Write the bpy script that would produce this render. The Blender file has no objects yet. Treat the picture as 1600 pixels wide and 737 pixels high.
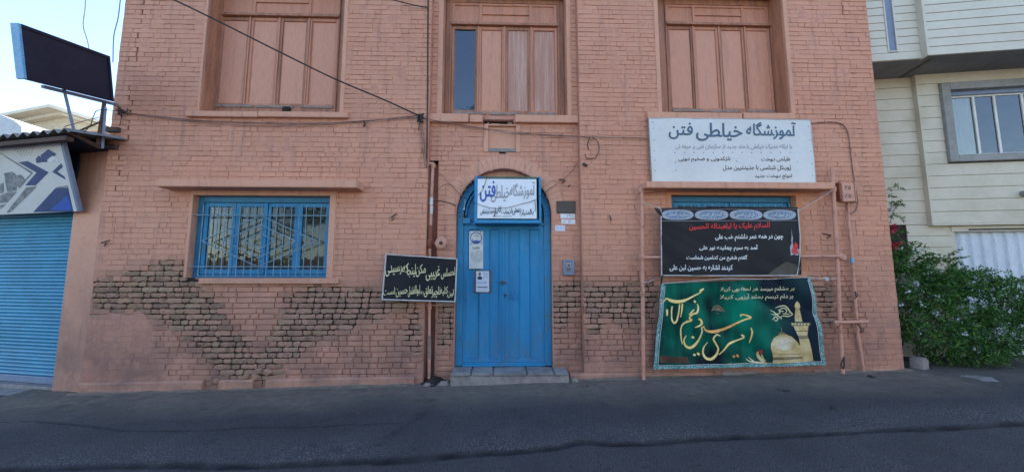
import bpy, bmesh, math, random, unicodedata
from mathutils import Vector, Matrix, noise
R = math.radians
random.seed(11)
sc = bpy.context.scene
col = sc.collection

# ------------------------------------------------------------------ camera
CAM_F, CAM_D, CAM_H = 600.0, 5.5, 1.4          # focal length in 1600-px units, metres in front of the facade, eye height
PITCH, YAW = math.atan(600 / 5608), R(1.7)
cd = bpy.data.cameras.new('camera')
cam = bpy.data.objects.new('camera', cd)
col.objects.link(cam)
cd.sensor_width = 36; cd.lens = 36 * CAM_F / 1600; cd.clip_start = .05; cd.clip_end = 2000
cam.location = (0, -CAM_D, CAM_H)
cam.rotation_euler = (math.pi / 2 + PITCH, 0, -YAW)
sc.camera = cam

# ------------------------------------------------------------------ light
SUN_EL, SUN_AZ = R(45), R(42)                   # azimuth from +Y towards +X: the sun is behind the building
w = bpy.data.worlds.new('World'); sc.world = w; w.use_nodes = True
wn = w.node_tree; bg = wn.nodes['Background']
sky = wn.nodes.new('ShaderNodeTexSky'); sky.sky_type = 'NISHITA'; sky.sun_disc = False
sky.sun_elevation = SUN_EL; sky.sun_rotation = SUN_AZ
sky.air_density = 1.0; sky.dust_density = .6; sky.ozone_density = 1.0
wn.links.new(sky.outputs[0], bg.inputs[0]); bg.inputs[1].default_value = 0.15
sl = bpy.data.lights.new('sun', 'SUN'); sl.energy = 3.0; sl.angle = R(.5); sl.color = (1, .94, .86)
so = bpy.data.objects.new('sun', sl); col.objects.link(so)
so.rotation_euler = Vector((math.sin(SUN_AZ) * math.cos(SUN_EL), math.cos(SUN_AZ) * math.cos(SUN_EL), math.sin(SUN_EL))).to_track_quat('Z', 'Y').to_euler()
sc.view_settings.view_transform = 'Standard'; sc.view_settings.look = 'None'
sc.view_settings.gamma = 1; sc.view_settings.exposure = 1.82
sc.render.engine = 'CYCLES'
sc.cycles.max_bounces = 6

# ------------------------------------------------------------------ helpers
def _ray(px, py):
    a = (px - 800) / CAM_F; b = (368.5 - py) / CAM_F
    fx, fy = math.sin(YAW), math.cos(YAW); cp, sp = math.cos(PITCH), math.sin(PITCH)
    return Vector((fx * cp + a * fy - b * fx * sp, fy * cp - a * fx - b * fy * sp, sp + b * cp))
def P(px, py, Y=0.0):
    "photo point -> (x, z) on the wall plane at depth Y"
    d = _ray(px, py); t = (Y + CAM_D) / d.y
    return d.x * t, CAM_H + d.z * t
def PX(px, py, Y=0.0): return P(px, py, Y)[0]
def PZ(px, py, Y=0.0): return P(px, py, Y)[1]
class Frame:
    "a wall turned by th: local x runs along it, local -y points out of it"
    def __init__(s, ox, oy, th):
        s.o = Vector((ox, oy, 0)); s.th = th; s.u = Vector((math.cos(th), math.sin(th), 0)); s.n = Vector((-math.sin(th), math.cos(th), 0))
    def P(s, px, py, y=0.0):
        d = _ray(px, py); c = Vector((0, -CAM_D, CAM_H))
        t = (y - (c - s.o).dot(s.n)) / d.dot(s.n); p = c + d * t
        return (p - s.o).dot(s.u), p.z
def gz(x, y=0): return 0.02 * x - 0.045
def nz(x, y, z, s=1.0): return noise.noise(Vector((x * s, y * s, z * s)))

def tag(o, label=None, cat=None, group=None, kind=None):
    if label: o['label'] = label
    if cat: o['category'] = cat
    if group: o['group'] = group
    if kind: o['kind'] = kind
    return o
def empty(name, loc=(0, 0, 0), rz=0, label=None, cat=None, group=None, parent=None):
    o = bpy.data.objects.new(name, None); o.empty_display_size = .1
    o.location = loc; o.rotation_euler = (0, 0, rz); col.objects.link(o)
    if parent: o.parent = parent
    return tag(o, label, cat, group)
def link(name, me, parent=None):
    o = bpy.data.objects.new(name, me); col.objects.link(o)
    if parent: o.parent = parent
    return o

class MB:
    def __init__(s): s.v = []; s.f = []; s.c = None
    def face(s, pts):
        n = len(s.v); s.v += [tuple(p) for p in pts]; s.f.append(tuple(range(n, n + len(pts)))); return s
    def box(s, x0, x1, y0, y1, z0, z1, m=None):
        x0, x1 = sorted((x0, x1)); y0, y1 = sorted((y0, y1)); z0, z1 = sorted((z0, z1))
        n = len(s.v)
        p = [(x0, y0, z0), (x1, y0, z0), (x1, y1, z0), (x0, y1, z0), (x0, y0, z1), (x1, y0, z1), (x1, y1, z1), (x0, y1, z1)]
        if m is not None: p = [tuple(m @ Vector(q)) for q in p]
        s.v += p
        for q in ((0, 3, 2, 1), (4, 5, 6, 7), (0, 1, 5, 4), (1, 2, 6, 5), (2, 3, 7, 6), (3, 0, 4, 7)): s.f.append(tuple(n + k for k in q))
        return s
    def tube(s, pts, r, n=8, cap=True):
        pts = [Vector(p) for p in pts]; rs = r if isinstance(r, (list, tuple)) else [r] * len(pts)
        base = len(s.v); up = None
        for i, p in enumerate(pts):
            t = (pts[min(i + 1, len(pts) - 1)] - pts[max(i - 1, 0)]).normalized()
            if up is None: up = Vector((0, 0, 1)) if abs(t.z) < .9 else Vector((0, 1, 0))
            a = t.cross(up)
            if a.length < 1e-4: a = t.orthogonal()
            a.normalize(); b = a.cross(t).normalized(); up = b
            for k in range(n):
                q = p + (a * math.cos(2 * math.pi * k / n) + b * math.sin(2 * math.pi * k / n)) * rs[i]; s.v.append(tuple(q))
        for i in range(len(pts) - 1):
            for k in range(n):
                a0 = base + i * n + k; a1 = base + i * n + (k + 1) % n
                s.f.append((a0, a1, a1 + n, a0 + n))
        if cap:
            s.f.append(tuple(base + k for k in range(n))); m = base + (len(pts) - 1) * n; s.f.append(tuple(m + n - 1 - k for k in range(n)))
        return s
    def prism(s, poly, y0, y1):
        "2-D polygon (x,z) extruded in y"
        n = len(s.v); k = len(poly)
        s.v += [(p[0], y0, p[1]) for p in poly] + [(p[0], y1, p[1]) for p in poly]
        s.f.append(tuple(n + i for i in range(k))); s.f.append(tuple(n + k + k - 1 - i for i in range(k)))
        for i in range(k): j = (i + 1) % k; s.f.append((n + i, n + k + i, n + k + j, n + j))
        return s
    def disc(s, c, r, axis, th, n=16):
        ax = Vector(axis).normalized(); return s.tube([Vector(c) - ax * th / 2, Vector(c) + ax * th / 2], r, n)
    def build(s, name, mat, parent=None, bevel=0, smooth=False, seg=1):
        me = bpy.data.meshes.new(name); me.from_pydata(s.v, [], s.f)
        bm = bmesh.new(); bm.from_mesh(me)
        bmesh.ops.recalc_face_normals(bm, faces=bm.faces)
        if bevel: bmesh.ops.bevel(bm, geom=[e for e in bm.edges if len(e.link_faces) == 2 and e.calc_face_angle(0) > .5], offset=bevel, segments=seg, affect='EDGES', clamp_overlap=True)
        bm.to_mesh(me); bm.free()
        if mat: me.materials.append(mat)
        if smooth: me.shade_smooth(); me.set_sharp_from_angle(angle=R(40))
        return link(name, me, parent)

# ------------------------------------------------------------------ materials
class NT:
    def __init__(s, name):
        s.m = bpy.data.materials.new(name); s.m.use_nodes = True; s.t = s.m.node_tree; s.b = s.t.nodes['Principled BSDF']
    def n(s, ty, **k):
        nd = s.t.nodes.new(ty)
        for a, b in k.items(): setattr(nd, a, b)
        return nd
    def l(s, a, b): s.t.links.new(a, b)
    def pos(s):
        if not hasattr(s, '_p'): s._p = s.n('ShaderNodeNewGeometry').outputs['Position']
        return s._p
    def mapped(s, sc_):
        mp = s.n('ShaderNodeMapping'); mp.inputs['Scale'].default_value = sc_; s.l(s.pos(), mp.inputs[0]); return mp.outputs[0]
    def noise(s, scale, detail=4, rough=.55, vec=None):
        nd = s.n('ShaderNodeTexNoise'); nd.inputs['Scale'].default_value = scale; nd.inputs['Detail'].default_value = detail; nd.inputs['Roughness'].default_value = rough
        s.l(vec if vec is not None else s.pos(), nd.inputs['Vector']); return nd.outputs['Fac']
    def ramp(s, fac, a, b, c0=0, c1=1):
        nd = s.n('ShaderNodeMapRange'); nd.clamp = True
        for i, v in enumerate((a, b, c0, c1)): nd.inputs[i + 1].default_value = v
        s.l(fac, nd.inputs[0]); return nd.outputs[0]
    def mix(s, fac, a, b, bt='MIX'):
        nd = s.n('ShaderNodeMix', data_type='RGBA', blend_type=bt)
        if isinstance(fac, (int, float)): nd.inputs[0].default_value = fac
        else: s.l(fac, nd.inputs[0])
        for i, v in ((6, a), (7, b)):
            if isinstance(v, tuple): nd.inputs[i].default_value = (*v, 1) if len(v) == 3 else v
            else: s.l(v, nd.inputs[i])
        return nd.outputs[2]
    def math(s, op, a, b=0.5):
        nd = s.n('ShaderNodeMath', operation=op)
        for i, v in enumerate((a, b)):
            if isinstance(v, (int, float)): nd.inputs[i].default_value = v
            else: s.l(v, nd.inputs[i])
        return nd.outputs[0]
    def z(s):
        if not hasattr(s, '_s'):
            s._s = s.n('ShaderNodeSeparateXYZ'); s.l(s.pos(), s._s.inputs[0])
        return s._s.outputs[2]
    def bump(s, h, dist, st=1.0):
        nd = s.n('ShaderNodeBump'); nd.inputs['Strength'].default_value = st; nd.inputs['Distance'].default_value = dist
        s.l(h, nd.inputs['Height']); s.l(nd.outputs[0], s.b.inputs['Normal'])
    def out(s, c=None, rough=None, metal=0, spec=None):
        if c is not None:
            if isinstance(c, tuple): s.b.inputs['Base Color'].default_value = (*c, 1)
            else: s.l(c, s.b.inputs['Base Color'])
        if rough is not None:
            if isinstance(rough, (int, float)): s.b.inputs['Roughness'].default_value = rough
            else: s.l(rough, s.b.inputs['Roughness'])
        s.b.inputs['Metallic'].default_value = metal
        if spec is not None: s.b.inputs['Specular IOR Level'].default_value = spec
        return s.m
def pm(name, c, c2=None, rough=.75, scale=6, lo=.4, hi=.65, bump=.0015, bscale=90, metal=0, stretch=None, spec=.4, fine=.12):
    "generic weathered surface: two real colours mixed by noise, fine mottling and relief"
    t = NT(name); v = t.mapped(stretch) if stretch else None
    c2 = c2 or tuple(x * .75 for x in c)
    f = t.ramp(t.noise(scale, 6, .6, v), lo, hi)
    cc = t.mix(f, c, c2)
    g = t.ramp(t.noise(scale * 9, 3, .6, v), .3, .7, 1 - fine, 1 + fine)
    cb = t.n('ShaderNodeCombineColor')
    for i in range(3): t.l(g, cb.inputs[i])
    cc = t.mix(1.0, cc, cb.outputs[0], 'MULTIPLY')
    if bump: t.bump(t.noise(bscale, 3), bump)
    return t.out(cc, rough, metal, spec)
def lin(r, g, b):
    return tuple(((x / 255) / 12.92 if x <= 10 else (((x / 255) + .055) / 1.055) ** 2.4) for x in (r, g, b))

PAINT = (.565, .272, .18)
def painted(name, base=PAINT, attr=True, relief=.002, dull=1.0):
    "salmon masonry paint: faded patches, grime low on the wall and rain streaks"
    t = NT(name)
    c = t.mix(t.ramp(t.noise(1.1, 5), .35, .7), base, tuple(x * y for x, y in zip(base, (1.08, 1.12, 1.14))))
    low = t.ramp(t.z(), .1, 1.9, 1, 0)
    n1 = t.ramp(t.noise(1.9, 6, .65), .25, .62)
    c = t.mix(t.math('MULTIPLY', t.math('MULTIPLY', low, n1), .95 * dull), c, (.26, .145, .115))
    c = t.mix(t.math('MULTIPLY', t.ramp(t.noise(14, 5, .7), .55, .72), .45), c, (.32, .165, .12))
    c = t.mix(t.math('MULTIPLY', t.ramp(t.noise(6, 6, .75), .52, .7), .35), c, (.62, .36, .27))
    c = t.mix(t.math('MULTIPLY', t.ramp(t.noise(60, 3, .7), .62, .75), .3), c, (.26, .14, .105))
    st = t.noise(3.0, 5, .6, t.mapped((3.5, 1, .35)))
    c = t.mix(t.math('MULTIPLY', t.ramp(st, .54, .70), .42), c, (.25, .145, .12))
    if attr:
        a = t.n('ShaderNodeAttribute'); a.attribute_name = 'tint'
        c = t.mix(1.0, c, a.outputs['Color'], 'MULTIPLY')
    t.bump(t.math('ADD', t.noise(38, 5, .65), t.math('MULTIPLY', t.noise(160, 2), .3)), relief * 3)
    return t.out(c, .8, 0, .25)
M = {}
M['paint'] = painted('salmon_painted_brick')
M['plaster'] = painted('salmon_plaster', attr=False, relief=.0012, base=(.60, .305, .205))
M['orange'] = painted('lintel_bounce_orange', attr=False, relief=.0012, base=(.55, .23, .12))  # warm bounce light under the ledge, put into the base colour
M['mortar'] = painted('salmon_mortar', attr=False, base=(.50, .235, .165))
def raw_brick():
    t = NT('bare_worn_brick')
    oi = t.n('ShaderNodeObjectInfo'); a = t.n('ShaderNodeAttribute'); a.attribute_name = 'tint'
    rnd = oi.outputs['Random']
    v = t.mapped((1, 1, 1))
    n1 = t.noise(9, 6, .7)
    f = t.math('ADD', t.math('MULTIPLY', rnd, .55), t.math('MULTIPLY', n1, .8))
    rp = t.n('ShaderNodeValToRGB'); e = rp.color_ramp.elements
    e[0].position = .25; e[0].color = (.12, .078, .055, 1); e[1].position = 1.1; e[1].color = (.40, .265, .18, 1)
    for p_, c_ in ((.42, (.33, .205, .145)), (.55, (.19, .13, .09)), (.72, (.46, .25, .175)), (.86, (.31, .21, .135))):
        k = e.new(p_); k.color = (*c_, 1)
    t.l(f, rp.inputs[0]); c = rp.outputs[0]
    sx0 = t.n('ShaderNodeSeparateXYZ'); t.l(t.pos(), sx0.inputs[0]); c = t.mix(t.math('MULTIPLY', t.ramp(sx0.outputs[0], -5.4, -3.6, .45, 0), t.ramp(t.noise(2.5, 3), .4, .6)), c, (.37, .24, .14))
    # paint that still clings to the right of the wall keeps the pink
    sx = t.n('ShaderNodeSeparateXYZ'); t.l(t.pos(), sx.inputs[0])
    keep = t.ramp(sx.outputs[0], -4.6, -2.6, .15, .75)
    c = t.mix(t.math('MULTIPLY', t.ramp(t.noise(16, 5, .7), .42, .6), keep), c, (.38, .215, .165))
    c = t.mix(t.math('MULTIPLY', t.ramp(t.noise(45, 3), .55, .8), .5), c, (.1, .075, .06))
    t.bump(t.noise(55, 5, .75), .008)
    return t.out(c, .92, 0, .15)
M['raw'] = raw_brick()
M['deep'] = pm('dark_earthy_joint', (.016, .012, .011), (.045, .034, .028), .95, 12, bump=.004, bscale=60)
M['cement'] = pm('grey_cement', (.30, .27, .25), (.20, .18, .17), .9, 9, bump=.004, bscale=50)
M['stone'] = pm('worn_grey_stone', (.27, .265, .265), (.16, .155, .155), .85, 5, bump=.003, bscale=45, fine=.25)
M['wood_frame'] = pm('brown_pink_timber', (.42, .185, .105), (.24, .11, .07), .6, 3, .4, .7, .002, 60, stretch=(4, 4, .5), fine=.18)
M['wood_light'] = pm('salmon_timber', (.53, .235, .145), (.38, .17, .11), .6, 3, .45, .75, .0015, 70, stretch=(4, 4, .4))
M['panel'] = pm('salmon_shutter_panel', (.58, .275, .18), (.43, .205, .14), .62, 1.6, .55, .8, .001, 70, stretch=(6, 6, .45), spec=.4)
M['panel_worn'] = pm('faded_shutter_panel', (.42, .22, .16), (.55, .36, .30), .62, 3.2, .45, .7, .001, 70, stretch=(9, 9, .4), spec=.4)
M['bare_wood'] = pm('bare_grey_wood', (.30, .235, .20), (.20, .15, .13), .85, 12, bump=.003, fine=.25)
M['blue'] = pm('blue_gloss_paint', (.010, .225, .46), (.010, .16, .36), .38, 2.5, .4, .7, .0012, 35, stretch=(2, 2, .6), spec=.5, fine=.1)
def door_paint():
    t = NT('blue_door_paint'); v = t.mapped((2, 2, .5))
    c = t.mix(t.ramp(t.noise(2.5, 6, .6, v), .4, .7), (.010, .225, .46), (.012, .165, .36))
    c = t.mix(t.math('MULTIPLY', t.ramp(t.noise(22, 5, .75), .60, .66), .55), c, (.10, .22, .30))
    low = t.ramp(t.z(), .2, 1.0, 1, 0); c = t.mix(t.math('MULTIPLY', t.math('MULTIPLY', low, t.ramp(t.noise(7, 5, .7, v), .4, .65)), .6), c, (.11, .16, .18))
    c = t.mix(t.ramp(t.noise(48, 3, .6), .70, .73), c, (.05, .04, .04))
    t.bump(t.noise(28, 4, .6), .004); return t.out(c, t.ramp(t.noise(9, 4), .3, .7, .35, .6), 0, .4)
M['blue'] = door_paint()
M['blue_worn'] = pm('blue_worn_paint', (.014, .22, .44), (.06, .17, .25), .5, 5, .5, .7, .002, 45, spec=.45, fine=.15)
M['teal'] = pm('teal_blue_window_paint', (.02, .17, .31), (.02, .13, .27), .45, 4, .4, .7, .0012, 50)
M['grille'] = pm('slate_blue_grille_paint', (.17, .30, .38), (.11, .20, .27), .5, 9, bump=.0008)
M['pipe'] = pm('salmon_painted_pipe', (.56, .28, .20), (.36, .18, .13), .55, 11, .5, .7, .001, 60)
M['rust'] = pm('red_brown_rust_paint', (.26, .075, .04), (.17, .05, .03), .6, 18, .45, .6, .002, 70)
M['rusty'] = pm('dark_rust', (.10, .055, .04), (.05, .035, .03), .8, 20, bump=.002)
M['black'] = pm('black_rubber', (.02, .019, .019), (.035, .03, .03), .6, 12, bump=0)
M['cable_pink'] = pm('pink_grey_cable', (.30, .17, .13), (.14, .09, .08), .7, 14, bump=0)
M['white_vinyl'] = pm('white_vinyl', (.63, .64, .63), (.57, .58, .575), .4, 2, .4, .7, 0, spec=.4, fine=.03)
M['white_paint'] = pm('white_enamel', (.72, .75, .80), (.62, .66, .72), .35, 4, .5, .8, 0, spec=.5, fine=.04)
M['black_vinyl'] = pm('black_banner_vinyl', (.006, .007, .011), (.012, .013, .018), .55, 3, bump=0, spec=.25)
M['hem'] = pm('pale_banner_hem', (.55, .55, .54), (.40, .40, .40), .6, 12, bump=0)
M['ink_white'] = pm('white_print', (.66, .68, .68), (.58, .60, .60), .5, 9, bump=0)
M['ink_cream'] = pm('cream_print', (.66, .62, .36), (.60, .55, .30), .5, 9, bump=0)
M['ink_red'] = pm('red_print', (.62, .02, .03), (.5, .02, .03), .5, 9, bump=0)
M['ink_navy'] = pm('slate_navy_print', (.06, .11, .17), (.075, .13, .19), .45, 9, bump=0)
M['ink_blue'] = pm('royal_blue_print', (.04, .10, .38), (.05, .12, .42), .45, 9, bump=0)
M['ink_grey'] = pm('grey_print', (.30, .31, .34), (.36, .37, .40), .45, 9, bump=0)
M['ink_black'] = pm('black_print', (.03, .03, .035), (.04, .04, .045), .45, 9, bump=0)
M['gold'] = pm('gold_print', (.80, .56, .14), (.85, .72, .34), .45, 14, .4, .6, bump=0, fine=.2)
M['gold_orange'] = pm('orange_gold_print', (.72, .30, .08), (.78, .45, .15), .45, 14, .4, .6, bump=0)
M['dome'] = pm('dull_gold_print', (.48, .35, .14), (.66, .52, .28), .45, 7, .4, .65, bump=0, fine=.2)
M['dome_dark'] = pm('brown_gold_print', (.16, .12, .06), (.24, .18, .09), .45, 18, .4, .65, bump=0, fine=.3)
M['border'] = pm('teal_border_print', (.04, .20, .20), (.30, .46, .44), .5, 60, .48, .56, bump=0)
M['navy_steel'] = pm('dark_navy_sheet', (.012, .014, .03), (.02, .022, .04), .5, 3, bump=0, spec=.3)
M['sky_edge'] = pm('pale_blue_plastic', (.10, .32, .58), (.20, .42, .62), .4, 6, bump=0)
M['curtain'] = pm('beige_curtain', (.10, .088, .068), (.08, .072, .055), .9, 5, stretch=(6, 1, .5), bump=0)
M['sheer'] = pm('pale_sheer_curtain', (.78, .82, .88), (.66, .72, .80), .9, 5, stretch=(8, 8, .4), bump=0)
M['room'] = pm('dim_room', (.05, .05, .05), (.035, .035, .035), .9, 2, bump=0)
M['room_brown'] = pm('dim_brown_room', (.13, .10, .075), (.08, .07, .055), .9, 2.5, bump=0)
def glass_m(name, tint=(.75, .8, .85), refl=.35, k=1.2):
    t = NT(name); t.t.nodes.remove(t.b)
    o = t.t.nodes['Material Output']
    tr = t.n('ShaderNodeBsdfTransparent'); tr.inputs[0].default_value = (*tint, 1)
    gl = t.n('ShaderNodeBsdfGlossy'); gl.inputs['Roughness'].default_value = .03; gl.inputs['Color'].default_value = (.9, .92, .95, 1)
    bp = t.n('ShaderNodeBump'); bp.inputs['Distance'].default_value = .003; t.l(t.noise(5, 2), bp.inputs['Height']); t.l(bp.outputs[0], gl.inputs['Normal'])
    fr = t.n('ShaderNodeFresnel'); fr.inputs['IOR'].default_value = 1.6
    mx = t.n('ShaderNodeMixShader'); t.l(t.math('ADD', t.math('MULTIPLY', fr.outputs[0], k), refl), mx.inputs[0])
    t.l(tr.outputs[0], mx.inputs[1]); t.l(gl.outputs[0], mx.inputs[2]); t.l(mx.outputs[0], o.inputs[0]); return t.m
M['glass'] = glass_m('window_glass', (.72, .72, .68), refl=0, k=.45)
M['glass_tint'] = glass_m('dark_window_glass', (.25, .3, .38), .05)
M['siding'] = pm('cream_white_siding', (.60, .56, .47), (.54, .50, .41), .7, 1.2, .4, .7, .0006, 40, fine=.03)
M['siding_low'] = pm('weathered_cream_siding', (.60, .55, .44), (.46, .41, .30), .75, 1.4, .45, .75, .0006, 40, fine=.03)
M['siding_gap'] = pm('dirty_siding_joint', (.13, .12, .10), (.09, .08, .07), .9, 10, bump=0)
M['grey_trim'] = pm('grey_stone_trim', (.29, .29, .275), (.22, .22, .21), .7, 5, bump=.001)
M['blue_trim'] = pm('blue_grey_steel', (.19, .24, .34), (.16, .20, .29), .5, 5, bump=0)
M['soffit'] = pm('grey_soffit', (.22, .22, .22), (.17, .17, .17), .85, 3, bump=.001)
M['gate'] = pm('pale_blue_white_gate', (.56, .61, .68), (.48, .53, .60), .5, 3, .4, .7, .0008, 30, stretch=(2, 2, .5))
M['alu'] = pm('aluminium_frame', (.68, .67, .62), (.58, .57, .53), .45, 6, bump=0)
M['shutter'] = pm('blue_roller_shutter_paint', (.05, .28, .44), (.04, .21, .34), .42, 2, .4, .7, .0008, 30, fine=.06)
M['corr'] = pm('dirty_corrugated_cement', (.26, .26, .255), (.15, .15, .15), .85, 5, bump=.002)
M['cream'] = pm('cream_render', (.62, .52, .36), (.56, .46, .32), .8, 1, bump=.002, bscale=20)
M['cream_trim'] = pm('cream_fascia', (.70, .62, .48), (.62, .55, .42), .7, 2, bump=0)
M['pale_roof'] = pm('pale_roof_sheet', (.60, .60, .58), (.5, .5, .5), .6, 2, bump=0)
M['paper'] = pm('printed_paper', (.62, .64, .62), (.54, .56, .55), .7, 8, bump=0, fine=.05)
M['paper2'] = pm('bluish_white_paper', (.60, .68, .78), (.54, .60, .72), .6, 8, bump=0, fine=.05)
M['brown'] = pm('brown_border_print', (.11, .06, .05), (.16, .09, .06), .6, 20, bump=0)
M['skin'] = pm('photo_face_print', (.30, .19, .14), None, .6, 30, bump=0)
M['plate_dark'] = pm('dark_brown_plaque', (.045, .035, .035), (.07, .055, .05), .4, 25, bump=.001)
M['leaf'] = None

# ------------------------------------------------------------------ ground
def asphalt():
    t = NT('street_asphalt')
    a = t.n('ShaderNodeAttribute'); a.attribute_name = 'zone'      # r: dusty verge along the wall, g: tar seam, b: coarse gravelly strip
    sp = t.n('ShaderNodeSeparateColor'); t.l(a.outputs['Color'], sp.inputs[0])
    sp3 = t.noise(120, 3, .6); sp2 = t.noise(38, 5, .75)
    c = t.mix(t.ramp(sp3, .44, .60), (.034, .035, .040), (.135, .137, .145))
    c = t.mix(t.math('MULTIPLY', t.ramp(t.noise(1.6, 5, .6), .35, .7), .55), c, (.045, .047, .055))
    c = t.mix(t.math('MULTIPLY', t.ramp(t.noise(75, 2), .56, .62), sp.outputs[2]), c, (.26, .26, .27))
    c = t.mix(t.math('MULTIPLY', sp.outputs[0], t.ramp(t.noise(4, 6, .7), .25, .6, .55, 1)), c, t.mix(t.ramp(t.noise(9, 6, .7), .35, .7), (.25, .215, .175), (.15, .135, .115)))
    c = t.mix(sp.outputs[1], c, (.010, .011, .015))
    c = t.mix(t.math('MULTIPLY', t.ramp(t.noise(3.3, 4, .6), .62, .72), .5), c, (.03, .03, .036))
    t.bump(t.math('ADD', t.math('MULTIPLY', sp3, 1.0), sp2), .022)
    return t.out(c, .85, 0, .3)
M['asphalt'] = asphalt()
seam_px = [(-60, 735), (200, 726), (400, 727), (540, 720), (640, 716), (720, 708), (800, 704), (870, 697), (905, 688), (960, 692), (1010, 691), (1080, 684), (1150, 681), (1260, 677), (1330, 673), (1400, 669), (1480, 666), (1540, 662), (1700, 655)]
seam2_px = [(60, 660), (140, 668), (200, 676), (300, 675), (400, 670), (480, 669), (540, 666), (590, 664)]
def gp(px, py):
    d = _ray(px, py); x = 0; 
    t = (gz(0) - CAM_H) / d.z
    for _ in range(4): t = (gz(d.x * t) - CAM_H) / d.z
    return d.x * t, -CAM_D + d.y * t
seam = [gp(*p) for p in seam_px]; seam2 = [gp(*p) for p in seam2_px]
def at_x(L, x):
    if x <= L[0][0]: return L[0][1]
    for (a, b), (c, d) in zip(L, L[1:]):
        if x <= c: return b + (d - b) * (x - a) / (c - a)
    return L[-1][1]
def axis(lo, hi, fine0, fine1, st, grow=1.35):
    a = []; v = fine0
    while v < fine1: a.append(v); v += st
    a.append(fine1); s_ = st
    v = fine1
    while v < hi: s_ *= grow; v += s_; a.append(min(v, hi))
    s_ = st; v = fine0; pre = []
    while v > lo: s_ *= grow; v -= s_; pre.append(max(v, lo))
    return pre[::-1] + a
def ground():
    xs = axis(-400, 400, -6.5, 9.0, .035); ys = axis(-400, 400, -3.1, .4, .022)
    vs = []; zn = []
    for y in ys:
        for x in xs:
            fine = -6.6 < x < 9.1 and -3.2 < y < .5
            z = gz(max(-30, min(30, x))); r = g = b = 0.0
            if fine:
                z += .006 * nz(x, y, 0, 1.3) + .004 * nz(x, y, 3, 7) + .0035 * nz(x, y, 5, 26) + .004 * nz(x, y, 6, 13)
                wob = .018 * nz(x, 0, 7, 3) + .012 * nz(x, 0, 2, 11)
                d = y - (at_x(seam, x) + wob)
                wd = .06 + .035 * nz(x, 1, 1, 1.7)
                k = max(0, 1 - abs(d + .03) / wd)
                z += .014 * (1 / (1 + math.exp(-d / .012)))         # newer strip stands a little higher than the old road
                z -= .016 * k
                g = min(1, k * 1.5) * (.75 + .5 * nz(x, y, 9, 6))
                b = max(0, min(1, (d + .02) / .05)) * max(0, min(1, (.55 - d) / .4)) * (.5 + nz(x, y, 4, 1.1))
                if -5.4 < x < -1.0:
                    d2 = y - (at_x(seam2, x) + wob * 1.2); k2 = max(0, 1 - abs(d2) / (.03 + .02 * nz(x, 6, 6, 2)))
                    z -= .006 * k2; g = max(g, k2 * (.8 + .4 * nz(x, 3, 3, 4)))
                    z += .005 / (1 + math.exp(d2 / .01))
                if abs(x + .95 + (y + 1.6) * -.35 + .05 * nz(x, y, 1, 4)) < .05 and -2.0 < y < -1.1: z += .005; g = max(g, .25)
                r = max(0, min(1, (y + 1.15 + .25 * nz(x, y, 8, 1.2)) / .7))
                if x > 5.9: r *= .6
                hole = max(0, nz(x, y, 21, 3.1) - .45); z -= .02 * hole
            vs.append((x, y, z)); zn.append((r, max(0, g), max(0, b), 1))
    nx = len(xs); fs = [(j * nx + i, j * nx + i + 1, (j + 1) * nx + i + 1, (j + 1) * nx + i) for j in range(len(ys) - 1) for i in range(nx - 1)]
    me = bpy.data.meshes.new('street'); me.from_pydata(vs, [], fs)
    at = me.color_attributes.new('zone', 'FLOAT_COLOR', 'POINT')
    at.data.foreach_set('color', [q for c in zn for q in c])
    me.materials.append(M['asphalt']); me.shade_smooth()
    tag(link('street', me), kind='structure')
ground()

# ------------------------------------------------------------------ brick building
XL, XR = -5.62, 5.79; PL, PR = -1.065, 1.175; REC = .12; TOP = 7.0; ZB = -.3
bld = empty('brick_building', (0, 0, 0), 0, 'salmon painted two storey brick building with blue arched door and worn patches of bare brick', 'building')
class O: pass
def rect(x0, x1, z0, z1): return (min(x0, x1), max(x0, x1), min(z0, z1), max(z0, z1))
UL = rect(PX(311, 171), PX(531, 171), PZ(420, 176), 6.05)
UR = rect(PX(1034, 171), PX(1236, 171), PZ(1130, 177), PZ(1130, 1, .28) + .03)
UC = rect(PX(690, 171, REC), PX(887, 171, REC), PZ(790, 181, REC), PZ(790, 0, .28) + .03)
LW = rect(PX(297, 400), PX(514, 380), PZ(400, 434), PZ(400, 305))
LW = (PX(294, 400), PX(511.5, 400), LW[2], LW[3])
RW = rect(PX(1049, 320), PX(1244, 320), PZ(1150, 424), PZ(1150, 305))
dx0, dx1 = PX(711, 440, REC), PX(863, 440, REC); dcx = (dx0 + dx1) / 2; dr = (dx1 - dx0) / 2
dz0 = PZ(790, 573, REC); dtop = PZ(787, 263, REC); dsp = dtop - dr * 1.0
CH = rect(PL, PX(682, 420, REC), ZB, PZ(672, 250, REC))      # chase for the gas pipe
NI = rect(PX(763, 215, REC), PX(806, 215, REC), PZ(785, 232, REC), PZ(785, 197, REC))
GAP = rect(PX(755, 190, REC), PX(803, 190, REC), PZ(780, 196, REC), PZ(780, 186.5, REC))
HOL = rect(PX(780, 235, REC), PX(790, 235, REC), PZ(785, 240, REC), PZ(785, 233, REC))
zones = [(XL, PL, 0.0, [UL, LW]), (PL, PR, REC, [UC, CH, NI, GAP, HOL]), (PR, XR, 0.0, [UR, RW])]
def in_arch(x, z, grow=0.0):
    if z < dz0 - .02 or abs(x - dcx) > dr + grow: return False
    return z < dsp or (x - dcx) ** 2 + (z - dsp) ** 2 < (dr + grow) ** 2
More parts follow.
